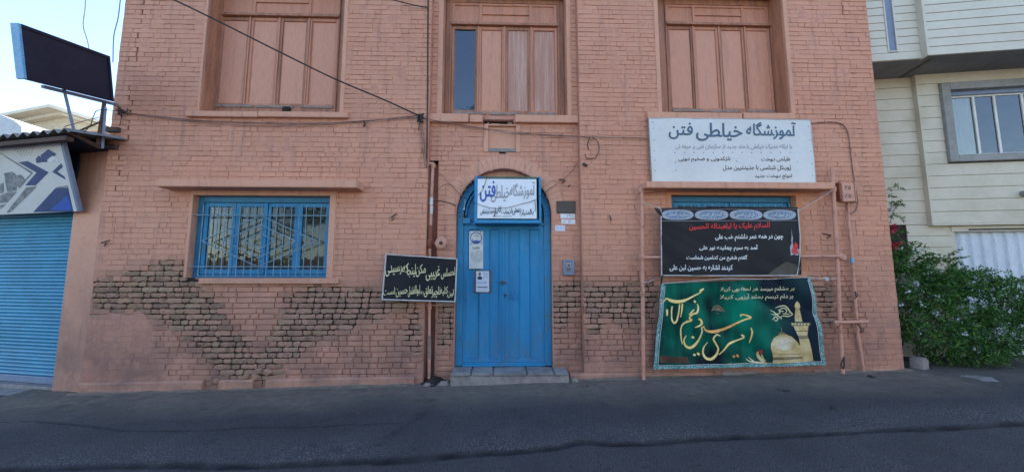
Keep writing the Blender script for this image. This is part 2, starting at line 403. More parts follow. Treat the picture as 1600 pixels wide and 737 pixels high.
# worn areas: outlines on the wall
def wp(L, Y=0): return [P(a, b, Y) for a, b in L]
WORN = [wp([(134, 452), (150, 436), (185, 432), (238, 408), (300, 404), (306, 444), (330, 462), (352, 496), (372, 520), (400, 540), (422, 545), (424, 520), (436, 500), (440, 470), (468, 452), (520, 447), (590, 452), (656, 462), (656, 484), (600, 490), (590, 505), (556, 506), (540, 524), (506, 530), (478, 548), (470, 560), (436, 572), (430, 592), (352, 600), (345, 580), (330, 575), (318, 560), (300, 545), (285, 520), (262, 510), (232, 494), (225, 485), (140, 492)]),
        wp([(630, 480), (656, 480), (656, 560), (636, 545)]),
        wp([(680, 466), (712, 466), (712, 546), (680, 540)], REC), wp([(862, 446), (914, 440), (914, 470), (886, 512), (862, 548)], REC),
        wp([(914, 446), (1000, 440), (1028, 440), (1028, 500), (1000, 520), (950, 498), (930, 536), (914, 540)]),
        wp([(1268, 440), (1306, 448), (1310, 500), (1288, 512), (1280, 490)]), wp([(1320, 474), (1340, 470), (1342, 480), (1320, 486)])]
SMEAR = [wp([(128, 492), (225, 492), (262, 520), (300, 560), (330, 610), (110, 620)]), wp([(140, 330), (165, 330), (160, 430), (135, 440)])]
def inpoly(x, z, poly):
    c = False; j = len(poly) - 1
    for i in range(len(poly)):
        a, b = poly[i], poly[j]
        if (a[1] > z) != (b[1] > z) and x < (b[0] - a[0]) * (z - a[1]) / (b[1] - a[1]) + a[0]: c = not c
        j = i
    return c
def worn(x, z):
    jx = .07 * nz(x, 3, z, 4); jz = .06 * nz(x, 8, z, 5)
    return any(inpoly(x + jx, z + jz, p) for p in WORN)
def smear(x, z): return any(inpoly(x + .1 * nz(x, 1, z, 3), z, p) for p in SMEAR)

def rows_for(holes, x0, x1, z0, z1, door=False):
    iv = [(x0, x1)]
    for h in holes:
        if z1 > h[2] + .012 and z0 < h[3] - .012:
            n = []
            for a, b in iv:
                if h[1] <= a or h[0] >= b: n.append((a, b)); continue
                if h[0] > a: n.append((a, h[0]))
                if h[1] < b: n.append((h[1], b))
            iv = n
    if door:
        zz = max(z0 + .015, dz0)
        if z1 > dz0 and zz < dsp + dr:
            hw = dr if zz < dsp else math.sqrt(max(0, dr * dr - (zz - dsp) ** 2)) + .004
            h = (dcx - hw, dcx + hw); n = []
            for a, b in iv:
                if h[1] <= a or h[0] >= b: n.append((a, b)); continue
                if h[0] > a: n.append((a, h[0]))
                if h[1] < b: n.append((h[1], b))
            iv = n
    return [q for q in iv if q[1] - q[0] > .03]

COURSE = .0745
SEMI = [wp([(425, 440), (656, 452), (656, 596), (425, 596)]), wp([(914, 425), (1030, 425), (1030, 560), (914, 560)]), wp([(680, 450), (712, 450), (712, 590), (680, 590)], REC), wp([(862, 430), (914, 430), (914, 560), (862, 560)], REC), wp([(1260, 430), (1345, 430), (1345, 520), (1260, 540)]), wp([(225, 470), (440, 440), (440, 600), (260, 600)])]
def semi(x, z): return any(inpoly(x + .12 * nz(x, 2, z, 3), z + .08 * nz(x, 9, z, 3), p) for p in SEMI)
bricks = []           # (x0,x1,z0,z1,Y,worn)
for x0, x1, Y, holes in zones:
    k = 0; z = ZB
    while z < TOP:
        rz = z; zt = z + COURSE
        for a, b in rows_for(holes, x0, x1, rz, zt, Y == REC):
            x = a - random.choice((0, .055, .11, .165)) if a == x0 else a
            hd = (k % 2 == 0)
            while x < b - .005:
                L = (.108 if hd else .218) + random.uniform(-.010, .010)
                if random.random() < .12: hd = not hd
                if b - (x + L) < .05: L = b - x
                xa, xb = max(x, a), min(x + L, b)
                if xb - xa > .02: bricks.append([xa, xb, rz, zt, Y])
                x += L; hd = not hd if random.random() < .85 else hd
        k += 1; z += COURSE

def shell_brick(mb, tints, xa, xb, za, zb, Y, depth=.035, ch=.004, proud=0.0, skew=0.0, tint=1.0, wobble=0.0):
    n = len(mb.v); y0 = Y + proud
    def r(): return random.uniform(-wobble, wobble)
    o = [(xa, za), (xb, za), (xb, zb), (xa, zb)]
    i_ = [(xa + ch, za + ch), (xb - ch, za + ch), (xb - ch, zb - ch), (xa + ch, zb - ch)]
    fr = [(p[0] + r(), y0 + skew * (1 if j in (1, 2) else -1) + r(), p[1] + r()) for j, p in enumerate(i_)]
    md = [(p[0] + r(), y0 + ch * 1.2, p[1] + r()) for p in o]; bk = [(p[0], Y + depth, p[1]) for p in o]
    mb.v += fr + md + bk
    mb.f.append((n, n + 1, n + 2, n + 3))
    for j in range(4):
        q = (j + 1) % 4
        mb.f.append((n + j, n + 4 + j, n + 4 + q, n + q)); mb.f.append((n + 4 + j, n + 8 + j, n + 8 + q, n + 4 + q))
    tints.append((tint, 12))
mbp = MB(); tp = []; wornl = []
crackL = [P(a, b) for a, b in ((224, 0), (213, 60), (207, 100), (201, 150), (196, 200), (188, 260), (180, 310))]
crackR = [P(a, b) for a, b in ((1318, 0), (1325, 40), (1330, 90), (1337, 130), (1343, 190), (1352, 260), (1356, 300))]
def crack_d(x, z):
    for L in (crackL, crackR):
        pts = sorted(L, key=lambda p: p[1])
        if pts[0][1] < z < pts[-1][1]:
            for a, b in zip(pts, pts[1:]):
                if a[1] <= z <= b[1]:
                    d = x - (a[0] + (b[0] - a[0]) * (z - a[1]) / (b[1] - a[1])) - .02 * nz(0, 0, z, 6)
                    if abs(d) < .3: return d
    return 9
def crack_near(x, z):
    for L in (crackL, crackR):
        pts = sorted(L, key=lambda p: p[1])
        if pts[0][1] < z < pts[-1][1]:
            for a, b in zip(pts, pts[1:]):
                if a[1] <= z <= b[1]:
                    return abs(x - (a[0] + (b[0] - a[0]) * (z - a[1]) / (b[1] - a[1]))) < .07
    return False
_m = []
for b in bricks:      # thick paint hides many upright joints
    cx, cz = (b[0] + b[1]) / 2, (b[2] + b[3]) / 2
    if _m and _m[-1][2] == b[2] and _m[-1][4] == b[4] and abs(_m[-1][1] - b[0]) < .002 and b[1] - _m[-1][0] < .6 and not worn(cx, cz) and not worn((_m[-1][0] + _m[-1][1]) / 2, cz) and not worn(_m[-1][0] + .05, cz) and random.random() < (.05 if semi(cx, cz) else .24) + .35 * nz(cx, 4, cz, 1.6):
        _m[-1][1] = b[1]
    else: _m.append(list(b))
bricks = _m
for b in bricks:
    xa, xb, za, zb, Y = b; cx, cz = (xa + xb) / 2, (za + zb) / 2
    if worn(cx + random.uniform(-.09, .09), cz + random.uniform(-.07, .07)): wornl.append(b); continue
    if Y == 0 and crack_near(xb, cz) and random.random() < .8: xb -= .022
    v = 1 + random.uniform(-.045, .04) + .05 * nz(cx, 0, cz, 2)
    near = sum(worn(cx + q[0], cz + q[1]) for q in ((.17, 0), (-.17, 0), (0, .1), (0, -.1))); gr = 1 - .09 * near * random.uniform(.4, 1.2)
    gx = random.choice((.0006, .001, .002, .0032)); gzp = random.uniform(.001, .0055); ch_ = random.uniform(.0025, .006)
    if semi(cx, cz): gx = random.uniform(.002, .006); gzp = random.uniform(.003, .007); ch_ = random.uniform(.005, .010)
    v = (v, gr)
    shell_brick(mbp, tp, xa + gx, xb - gx, za + gzp, zb - random.uniform(.001, .003), Y, ch=ch_, proud=random.uniform(-.003, .003) + .004 * nz(cx, 0, cz, 1.5), skew=random.uniform(-.0015, .0015), tint=v, wobble=.0012)
me = bpy.data.meshes.new('brickwork'); me.from_pydata(mbp.v, [], mbp.f)
at = me.color_attributes.new('tint', 'FLOAT_COLOR', 'POINT')
at.data.foreach_set('color', [q for (v, g), n in tp for _ in range(n) for q in (v * g ** 1.25, v * g, v * g, 1)])
bm = bmesh.new(); bm.from_mesh(me); bmesh.ops.recalc_face_normals(bm, faces=bm.faces); bm.to_mesh(me); bm.free()
me.materials.append(M['paint'])
tag(link('painted_brickwork', me, bld), kind='stuff')

# bare worn bricks: shared pillow-shaped meshes, one object each
def pillow(L, seed):
    random.seed(seed); nx, nzz = (7, 4) if L > .15 else (4, 4); H = COURSE; v = []; f = []; tl = random.uniform(-.010, .010); tz = random.uniform(-.008, .008)
    for j in range(nzz + 1):
        for i in range(nx + 1):
            u, w_ = i / nx, j / nzz; e = min(u, 1 - u) * L; e2 = min(w_, 1 - w_) * H
            y = .0045 * math.exp(-e / .004) + .004 * math.exp(-e2 / .004) + random.uniform(-.003, .003) + tl * (u - .5) + tz * (w_ - .5)
            x = (u - .5) * (L - .012); z = (w_ - .5) * (H - .0115)
            if i in (0, nx): x += random.uniform(-.006, .006)
            if j in (0, nzz): z += random.uniform(-.0045, .0045)
            if i in (0, nx) and j in (0, nzz): x *= 1 - random.choice((0, .008, .02)) / L; z *= random.choice((1, .9, .8))
            v.append((x, y, z))
    for j in range(nzz):
        for i in range(nx): a = j * (nx + 1) + i; f.append((a, a + 1, a + nx + 2, a + nx + 1))
    ring = [i for i in range(nx + 1)] + [(j + 1) * (nx + 1) - 1 for j in range(1, nzz + 1)] + [nzz * (nx + 1) + i for i in range(nx - 1, -1, -1)] + [j * (nx + 1) for j in range(nzz - 1, 0, -1)]
    n = len(v); v += [(v[r][0] * .97, .075, v[r][2] * .95) for r in ring]
    for q in range(len(ring)): p = (q + 1) % len(ring); f.append((ring[p], ring[q], n + q, n + p))
    m_ = bpy.data.meshes.new('brick'); m_.from_pydata(v, [], f); m_.materials.append(M['raw'])
    bm = bmesh.new(); bm.from_mesh(m_); bmesh.ops.recalc_face_normals(bm, faces=bm.faces); bm.to_mesh(m_); bm.free()
    return m_
long_m = [pillow(.218, s) for s in range(8)]; short_m = [pillow(.108, s + 50) for s in range(8)]
random.seed(5)
wornl = [b for b in wornl if not (random.random() < .02 and b[3] < .35)]     # a few bricks have dropped out
wornl.sort(key=lambda b: -(b[1] - b[0]))
rest = MB()
for i, (xa, xb, za, zb, Y) in enumerate(wornl):
    L = xb - xa; m_ = random.choice(long_m if L > .155 else short_m); base = .218 if L > .155 else .108
    mat4 = Matrix.Translation(((xa + xb) / 2, Y + random.uniform(.002, .018), (za + zb) / 2)) @ Matrix.Rotation(random.uniform(-.02, .02), 4, 'Y') @ Matrix.Diagonal((L / base * random.uniform(.97, 1.02), 1, random.uniform(.86, 1.06), 1))
    if i < 300:
        o = link('brick', m_, bld); o.matrix_basis = mat4
    else:
        n = len(rest.v); rest.v += [tuple(mat4 @ v.co) for v in m_.vertices]; rest.f += [tuple(n + q for q in p.vertices) for p in m_.polygons]
if rest.v:
    o = rest.build('worn_brickwork', M['raw'], bld); tag(o, kind='stuff')
print('worn', len(wornl), 'painted', len(tp))

# mortar bed behind the bricks: flush where paint has filled the joints, deep where bricks are bare
def mortar(x0, x1, Y, holes, door):
    def lines(a, b, st, extra):
        L = sorted(set([round(a + i * (b - a) / round((b - a) / st), 4) for i in range(int(round((b - a) / st)) + 1)] + [round(e, 4) for e in extra if a < e < b]))
        out = [L[0]]
        for q in L[1:]:
            if q - out[-1] < .004 and q not in [round(e, 4) for e in extra]: continue
            out.append(q)
        return out
    xs = lines(x0, x1, .045, [h[i] for h in holes for i in (0, 1)] + ([dx0, dx1] if door else []))
    zs = lines(ZB, TOP, .0372, [h[i] for h in holes for i in (2, 3)] + ([dz0] if door else []))
    vs = []; mt = []
    for z in zs:
        for x in xs:
            if Y == 0 and abs(crack_d(x, z)) < .022: y = Y + .05; mt.append(1)
            elif worn(x, z): y = Y + .036 + .016 * nz(x, 0, z, 12); mt.append(1)
            else:
                y = Y + .0065 + .009 * nz(x, 5, z, 5) + .006 * nz(x, 0, z, 21); mt.append(0)
                if semi(x, z): y += .012
                if smear(x, z): y -= .007
                y = max(y, Y - .0015 if smear(x, z) else Y - .0006)
            vs.append((x, y, z))
    nx = len(xs); fs = []; mi = []
    for j in range(len(zs) - 1):
        for i in range(nx - 1):
            cx, cz = (xs[i] + xs[i + 1]) / 2, (zs[j] + zs[j + 1]) / 2
            if any(h[0] < cx < h[1] and h[2] < cz < h[3] for h in holes): continue
            if door and in_arch(cx, cz): continue
            fs.append((j * nx + i, j * nx + i + 1, (j + 1) * nx + i + 1, (j + 1) * nx + i))
            k = j * nx + i; mi.append(1 if mt[k] + mt[k + 1] + mt[k + nx] + mt[k + nx + 1] >= 3 else 0)
    me = bpy.data.meshes.new('mortar'); me.from_pydata(vs, [], fs); me.materials.append(M['mortar']); me.materials.append(M['deep'])
    me.polygons.foreach_set('material_index', mi)
    link('mortar', me, bld)
for x0, x1, Y, holes in zones: mortar(x0, x1, Y, holes, Y == REC)
# solid mass behind: sides, returns, roof
s = MB()
DEP = 8.0
def slab_with_holes(x0, x1, y0, y1, holes):
    xs = sorted(set([x0, x1] + [h[i] for h in holes for i in (0, 1)])); zs = sorted(set([ZB, TOP] + [h[i] for h in holes for i in (2, 3)]))
    for a, b in zip(xs, xs[1:]):
        for c, d in zip(zs, zs[1:]):
            cx, cz = (a + b) / 2, (c + d) / 2
            if any(h[0] < cx < h[1] and h[2] < cz < h[3] for h in holes): continue
            s.box(a, b, y0, y1, c, d)
doorbox = (dx0, dx1, dz0 - .2, dsp + dr)
slab_with_holes(XL + .004, PL - .004, .056, .5, [UL, LW]); slab_with_holes(PR + .004, XR - .004, .056, .5, [UR, RW])
slab_with_holes(PL - .004, PR + .004, REC + .06, .5, [UC, doorbox, NI, GAP, HOL, (CH[0] - .01, CH[1], ZB, CH[3])])
s.box(XL + .004, XR - .004, 7.6, DEP, ZB, TOP); s.box(XL + .004, XL + .3, .5, 7.6, ZB, TOP); s.box(XR - .3, XR - .004, .5, 7.6, ZB, TOP)
s.box(CH[0] - .03, CH[1] + .02, .30, .36, ZB, CH[3] + .02)
s.build('wall', M['mortar'], bld)
s = MB(); s.box(XL - .1, XR + .1, -.12, DEP + .1, TOP, TOP + .25); s.build('roof', M['cement'], bld, bevel=.01)
for a, b in ((.0, UL), (.0, LW), (REC, UC), (.0, UR), (.0, RW)): pass
# corner bricks of the outer returns
def returns(x, sgn, ya, yb, name):
    mb = MB(); tt = []; z = ZB; k = 0
    while z < TOP:
        y = ya - (.0 if k % 2 else .05)
        while y < yb:
            L = .218; y0_, y1_ = max(y, ya), min(y + L, yb)
            if y1_ - y0_ > .02: mb.box(x - .03, x + .004 * sgn + random.uniform(-.002, .003) * sgn, y0_ + .003, y1_ - .003, z + .003, z + COURSE - .003) if sgn > 0 else mb.box(x + .03, x + .004 * sgn + random.uniform(-.002, .003) * sgn, y0_ + .003, y1_ - .003, z + .003, z + COURSE - .003)
            y += L
        z += COURSE; k += 1
    me_o = mb.build(name, M['paint'], bld); at = me_o.data.color_attributes.new('tint', 'FLOAT_COLOR', 'POINT')
    at.data.foreach_set('color', [1.0] * (4 * len(me_o.data.vertices))); tag(me_o, kind='stuff')
returns(XR, 1, .04, 3.0, 'side_brickwork'); returns(XL, -1, .04, 3.0, 'side_brickwork')
# pier returns of the recess
m_ = MB(); m_.box(PL - .02, PL + .001, .03, REC + .06, ZB, TOP); m_.box(PR - .001, PR + .02, .03, REC + .06, ZB, TOP); m_.build('pier_return', M['mortar'], bld)
# chase: right cheek
m_ = MB(); m_.box(CH[1] - .002, CH[1] + .03, REC + .008, .31, ZB, CH[3]); m_.box(CH[0], CH[1], REC + .03, .31, CH[3], CH[3] + .03); m_.build('chase_lining', M['mortar'], bld)

# plinth with broken edges
def rough_strip(name, xa, xb, zt, y0, y1, mat, st=.12, jit=.006, parent=bld, zb=None):
    mb = MB(); n = max(2, int(abs(xb - xa) / st)); prof = []
    for i in range(n + 1):
        x = xa + (xb - xa) * i / n; top = (zt(x) if callable(zt) else zt) + jit * nz(x, 0, 0, 9); yf = y0 + jit * nz(x, 4, 0, 5)
        bz = gz(x) - .08 if zb is None else zb
        prof.append([(x, yf, bz), (x, yf - .002, top - .022), (x, yf + .018, top - .003), (x, y1, top)])
    for i in range(n):
        for k in range(3): mb.face((prof[i][k], prof[i + 1][k], prof[i + 1][k + 1], prof[i][k + 1]))
    mb.face(prof[0]); mb.face(prof[-1]); me_o = mb.build(name, mat, parent); 
    bm = bmesh.new(); bm.from_mesh(me_o.data); bmesh.ops.remove_doubles(bm, verts=bm.verts, dist=.0005); bmesh.ops.recalc_face_normals(bm, faces=bm.faces); bm.to_mesh(me_o.data); bm.free()
    return me_o
pz = lambda x: gz(x) + .125
for a, b in ((128, 320), (345, 398), (418, 648)):
    rough_strip('plinth', PX(a, 595), PX(b, 595), lambda x: .0 + .012 * (x + 5.6), -.045, .05, M['plaster'])
rough_strip('plinth', PX(890, 590, .02), PX(1113, 588, 0), lambda x: .065 + .006 * x, -.03, .16, M['plaster'])
rough_strip('plinth', PX(1270, 582), PX(1328, 582), lambda x: .065 + .008 * x, -.03, .05, M['plaster'])
rough_strip('plinth', PX(1345, 582), XR, lambda x: .055 + .008 * x, -.02, .05, M['plaster'])
rough_strip('plinth', PX(1128, 590), PX(1190, 588), lambda x: .06 + .006 * x, -.02, .05, M['cement'], jit=.02)
# broken bricks lodged in the holes at the foot of the wall
for px, py, rx, ry, y in ((416, 582, .3, .5, -.03), (384, 588, .2, -.5, -.03), (403, 580, .1, .1, -.0), (395, 590, .5, .9, -.01), (338, 596, .4, -.2, -.02), (425, 574, .2, .3, .01), (352, 588, .2, .1, .0), (414, 600, .6, 1.3, -.01)):
    o = link('brick', random.choice(short_m), bld); x_, z_ = P(px, py); o.location = (x_, y, z_); o.rotation_euler = (rx, ry, random.uniform(-.4, .4))

# ledges and lintels
def ledge(L, name, d=.2, side=None):
    x0, x1, z0, z1 = L; m_ = MB(); m_.box(x0, x1, -d, .03, z0, z1); return m_.build(name, M['plaster'], bld, bevel=.008, seg=2)
lx0, lx1 = PX(243, 285, -.25), PX(558, 285, -.25)
ledge((lx0, lx1, PZ(400, 292, -.25), PZ(400, 280.5, -.25)), 'ledge', .25)
lx0, lx1 = PX(1010, 290, -.25), PX(1304, 290, -.25)
ledge((lx0, lx1, PZ(1150, 294, -.25), PZ(1150, 284, -.25)), 'ledge', .25)

def casing(op, Y, wl, wr, wt, wb, proud=.008, mat=None, inner=.10):
    "flat plaster margin and reveal round an opening"
    x0, x1, z0, z1 = op; m_ = MB()
    if wl: m_.box(x0 - wl, x0 + .002, Y - proud, Y + inner, z0 - wb, z1 + wt)
    if wr: m_.box(x1 - .002, x1 + wr, Y - proud, Y + inner, z0 - wb, z1 + wt)
    if wt: m_.box(x0 + .002, x1 - .002, Y - proud + .0015, Y + inner, z1 - .002, z1 + wt)
    return m_.build('plaster_surround', mat or M['plaster'], bld, bevel=.004)

# ------------------------------------------------------------------ upper windows
def upper_window(op, Y, Yf, xs0, xs1, zt, zb, ztop, sill, glass_leaf=None, worn_leaves=()):
    win = empty('window', (0, 0, 0), parent=bld)
    x0, x1, z0, z1 = op
    m_ = MB(); m_.box(x0 - .002, x0 + .022, Y + .012, Yf + .06, z0, z1); m_.box(x1 - .022, x1 + .002, Y + .012, Yf + .06, z0, z1)
    m_.box(x0 + .022, x1 - .022, Y + .012, Yf + .06, z1 - .025, z1 + .002)
    m_.build('lining', M['wood_frame'], win, bevel=.004)
    m_ = MB()
    a0, a1 = x0 + .024, x1 - .024; zf0 = z0 + .002
    if xs0 - a0 > .01: m_.box(a0, xs0, Yf - .01, Yf + .06, zf0, z1 - .03)
    if a1 - xs1 > .01: m_.box(xs1, a1, Yf - .01, Yf + .06, zf0, z1 - .03)
    # step mouldings on the posts
    m_.box(xs0 - .028, xs0 - .008, Yf - .03, Yf - .01, zf0, z1 - .03); m_.box(xs1 + .008, xs1 + .028, Yf - .03, Yf - .01, zf0, z1 - .03)
    m_.box(xs0, xs1, Yf - .01, Yf + .06, ztop, z1 - .03)
    m_.box(xs0, xs1, Yf - .005, Yf + .06, zf0, zb)
    m_.build('frame', M['wood_frame'], win, bevel=.003)
    m_ = MB(); m_.box(xs0 - .02, xs1 + .02, Yf - .05, Yf + .05, zt - .022, zt + .022); m_.box(xs0 - .02, xs1 + .02, Yf - .035, Yf + .04, zt + .022, zt + .034)
    m_.build('transom', M['wood_frame'], win, bevel=.004)
    # fixed lights over the transom
    W = xs1 - xs0; m_ = MB(); q0, q1 = xs0 + W * .27, xs0 + W * .745; zlo, zhi = zt + .034, ztop; zm = zlo + (zhi - zlo) * .48
    for a in (xs0, q0 - .022, q1 - .022, xs1 - .044): m_.box(a, a + .044, Yf, Yf + .035, zlo, zhi)
    for a, b in ((xs0 + .044, q0 - .022), (q0 + .022, q1 - .022), (q1 + .022, xs1 - .044)):
        m_.box(a, b, Yf + .001, Yf + .035, zhi - .04, zhi); m_.box(a, b, Yf + .001, Yf + .035, zlo, zlo + .02)
    m_.box(q0 + .022, q1 - .022, Yf - .004, Yf + .035, zm - .018, zm + .018)
    m_.build('fanlight_frame', M['wood_light'], win, bevel=.004)
    for a, b, c, d in ((xs0 + .044, q0 - .022, zlo + .02, zhi - .04), (q1 + .022, xs1 - .044, zlo + .02, zhi - .04), (q0 + .022, q1 - .022, zlo + .02, zm - .018), (q0 + .022, q1 - .022, zm + .018, zhi - .04)):
        m_ = MB(); m_.box(a, b, Yf + .018, Yf + .03, c, d); m_.build('panel', M['wood_light'], win)
    n = 4; lw = W / n; zl1 = zt - .024
    for k in range(n):
        a, b = xs0 + k * lw + .003, xs0 + (k + 1) * lw - .003; st = .038 if k in (0, 3) else .045; yo = random.uniform(-.004, .004)
        m_ = MB(); m_.box(a, a + st, Yf + yo, Yf + .04, zb, zl1); m_.box(b - st, b, Yf + yo, Yf + .04, zb, zl1)
        m_.box(a + st, b - st, Yf + yo + .001, Yf + .04, zl1 - .055, zl1); m_.box(a + st, b - st, Yf + yo + .001, Yf + .04, zb, zb + .045)
        m_.box(a + st, a + st + .010, Yf + yo + .012, Yf + .03, zb + .045, zl1 - .055); m_.box(b - st - .010, b - st, Yf + yo + .012, Yf + .03, zb + .045, zl1 - .055)
        m_.build('shutter_frame', M['wood_light'] if k % 2 else M['wood_frame'], win, bevel=.005)
        m_ = MB()
        if k == glass_leaf:
            m_.box(a + st + .01, b - st - .01, Yf + .024, Yf + .028, zb + .045, zl1 - .055); m_.build('pane', M['glass_tint'], win)
        else:
            m_.box(a + st + .01, b - st - .01, Yf + .022, Yf + .03, zb + .045, zl1 - .055); m_.build('panel', M['panel_worn'] if k in worn_leaves else M['panel'], win)
    # astragals between the pairs
    m_ = MB()
    for k in (1, 2, 3): m_.box(xs0 + k * lw - .011, xs0 + k * lw + .011, Yf - .018, Yf - .001 - .004, zb, zl1)
    m_.build('astragal', M['wood_light'], win, bevel=.004)
    m_ = MB(); m_.box(xs0 + .03, xs0 + W * .33, Yf - .02, Yf - .006, zb - .03, zb + .012); m_.box(xs0 + W * .36, xs0 + W * .66, Yf - .018, Yf - .006, zb - .035, zb + .006); m_.box(xs0 + W * .72, xs1 - .02, Yf - .02, Yf - .006, zb - .03, zb + .010)
    m_.build('bare_rail', M['bare_wood'], win, bevel=.003)
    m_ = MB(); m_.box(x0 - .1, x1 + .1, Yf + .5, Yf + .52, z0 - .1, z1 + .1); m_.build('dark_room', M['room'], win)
    for a, b, c, d in sill:
        rough = MB(); rough.box(a, b, Y - .06, Yf - .012, c, d); rough.build('sill', M['plaster'], win, bevel=.006, seg=2)
    return win
YF = .28
w_ = upper_window(UL, 0, YF, PX(334, 165, YF), PX(523, 165, YF), PZ(430, 25.5, YF), PZ(430, 166, YF), 5.98,
    [(PX(289, 178, -.06), PX(402, 178, -.06), PZ(350, 182, -.06), PZ(350, 176, 0)), (PX(403, 178, -.06), PX(543, 178, -.06), PZ(450, 182.5, -.06), PZ(450, 176.6, 0))])
casing(UL, 0, .0, .055, .05, 0); casing(UL, 0, .03, 0, 0, 0)
YC = REC + .16
gsx = lambda p: PX(p, 186, REC - .06)
upper_window(UC, REC, YC, PX(704, 170, YC), PX(872, 170, YC), PZ(790, 40, YC), PZ(790, 177, YC), PZ(790, 6, YC) - .0,
    [(gsx(669), gsx(732), PZ(700, 190, REC - .06), UC[2]), (gsx(734), gsx(754), PZ(745, 191, REC - .05), UC[2] - .012), (gsx(805), gsx(904), PZ(850, 191, REC - .06), UC[2] - .004)], 0, (2, 3))
casing(UC, REC, .075, .065, .06, 0)
upper_window(UR, 0, YF, PX(1047, 171, YF), PX(1212, 171, YF), PZ(1130, 40, YF), PZ(1130, 173, YF), PZ(1130, 9, YF),
    [(PX(1012, 181, -.06), PX(1160, 181, -.06), PZ(1080, 185, -.06), PZ(1080, 178, 0)), (PX(1162, 181, -.06), PX(1243, 181, -.06), PZ(1200, 185.5, -.06), PZ(1200, 178.8, 0))])
casing(UR, 0, .06, .06, .06, 0)
o = MB(); o.box(PX(442, 172), PX(454, 172), -.03, .03, PZ(448, 175), PZ(448, 167.5)); o.build('stone_chip', M['deep'], bld, bevel=.008)

# ------------------------------------------------------------------ lower windows
def lower_window(op, Y, Yf, curtain=True):
    win = empty('window', (0, 0, 0), parent=bld); x0, x1, z0, z1 = op
    m_ = MB(); fw = .075
    m_.box(x0 + .002, x0 + fw, Yf, Yf + .08, z0, z1 - .002); m_.box(x1 - fw * .6, x1 - .002, Yf, Yf + .08, z0, z1 - .002)
    m_.box(x0 + fw, x1 - fw * .6, Yf + .001, Yf + .08, z1 - .085, z1 - .002); m_.box(x0 + fw, x1 - fw * .6, Yf + .001, Yf + .08, z0, z0 + .05)
    m_.build('frame', M['teal'], win, bevel=.004)
    a0, a1, b0, b1 = x0 + fw + .004, x1 - fw * .6 - .004, z0 + .054, z1 - .089; lw = (a1 - a0) / 4
    for k in range(4):
        a, b = a0 + k * lw + .002, a0 + (k + 1) * lw - .002; st = .055
        m_ = MB(); m_.box(a, a + st, Yf + .018, Yf + .06, b0, b1); m_.box(b - st, b, Yf + .018, Yf + .06, b0, b1)
        m_.box(a + st, b - st, Yf + .019, Yf + .06, b1 - .06, b1); m_.box(a + st, b - st, Yf + .019, Yf + .06, b0, b0 + .07)
        m_.build('sash', M['blue_worn'] if k in (0, 3) else M['blue'], win, bevel=.004)
        m_ = MB(); m_.box(a + st, b - st, Yf + .038, Yf + .042, b0 + .07, b1 - .06); m_.build('pane', M['glass'], win)
    m_ = MB(); m_.box((a0 + a1) / 2 - .016, (a0 + a1) / 2 + .016, Yf - .004, Yf + .017, b0, b1); m_.build('astragal', M['blue'], win, bevel=.004)
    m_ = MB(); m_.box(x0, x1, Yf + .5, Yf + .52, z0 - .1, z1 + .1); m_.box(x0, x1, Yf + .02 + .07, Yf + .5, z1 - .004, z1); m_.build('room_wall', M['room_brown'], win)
    # drawn curtains behind the glass, gathered in folds
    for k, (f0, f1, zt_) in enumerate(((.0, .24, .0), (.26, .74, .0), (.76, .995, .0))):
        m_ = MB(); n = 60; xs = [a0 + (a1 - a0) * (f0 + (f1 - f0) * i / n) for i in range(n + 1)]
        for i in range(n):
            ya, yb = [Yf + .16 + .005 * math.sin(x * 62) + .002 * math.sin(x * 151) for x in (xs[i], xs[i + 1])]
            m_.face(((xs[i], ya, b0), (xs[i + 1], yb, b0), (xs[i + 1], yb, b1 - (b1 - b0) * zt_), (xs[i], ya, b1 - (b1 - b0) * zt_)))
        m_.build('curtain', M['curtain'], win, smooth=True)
    return win
lower_window(LW, 0, .10); lower_window(RW, 0, .10)
casing(LW, 0, .04, .085, PZ(400, 296) - LW[3], 0, inner=.11); casing(RW, 0, .085, .085, PZ(1150, 297) - RW[3], .02, inner=.11, mat=M['orange'])
m_ = MB(); m_.box(PX(311, 438, -.04), PX(529, 438, -.04), -.05, .095, PZ(420, 443, -.05), PZ(420, 435, -.04)); m_.build('sill', M['plaster'], bld, bevel=.005)
m_ = MB(); m_.box(RW[0] - .05, RW[1] + .05, -.04, .095, RW[2] - .09, RW[2]); m_.build('sill', M['plaster'], bld, bevel=.005)
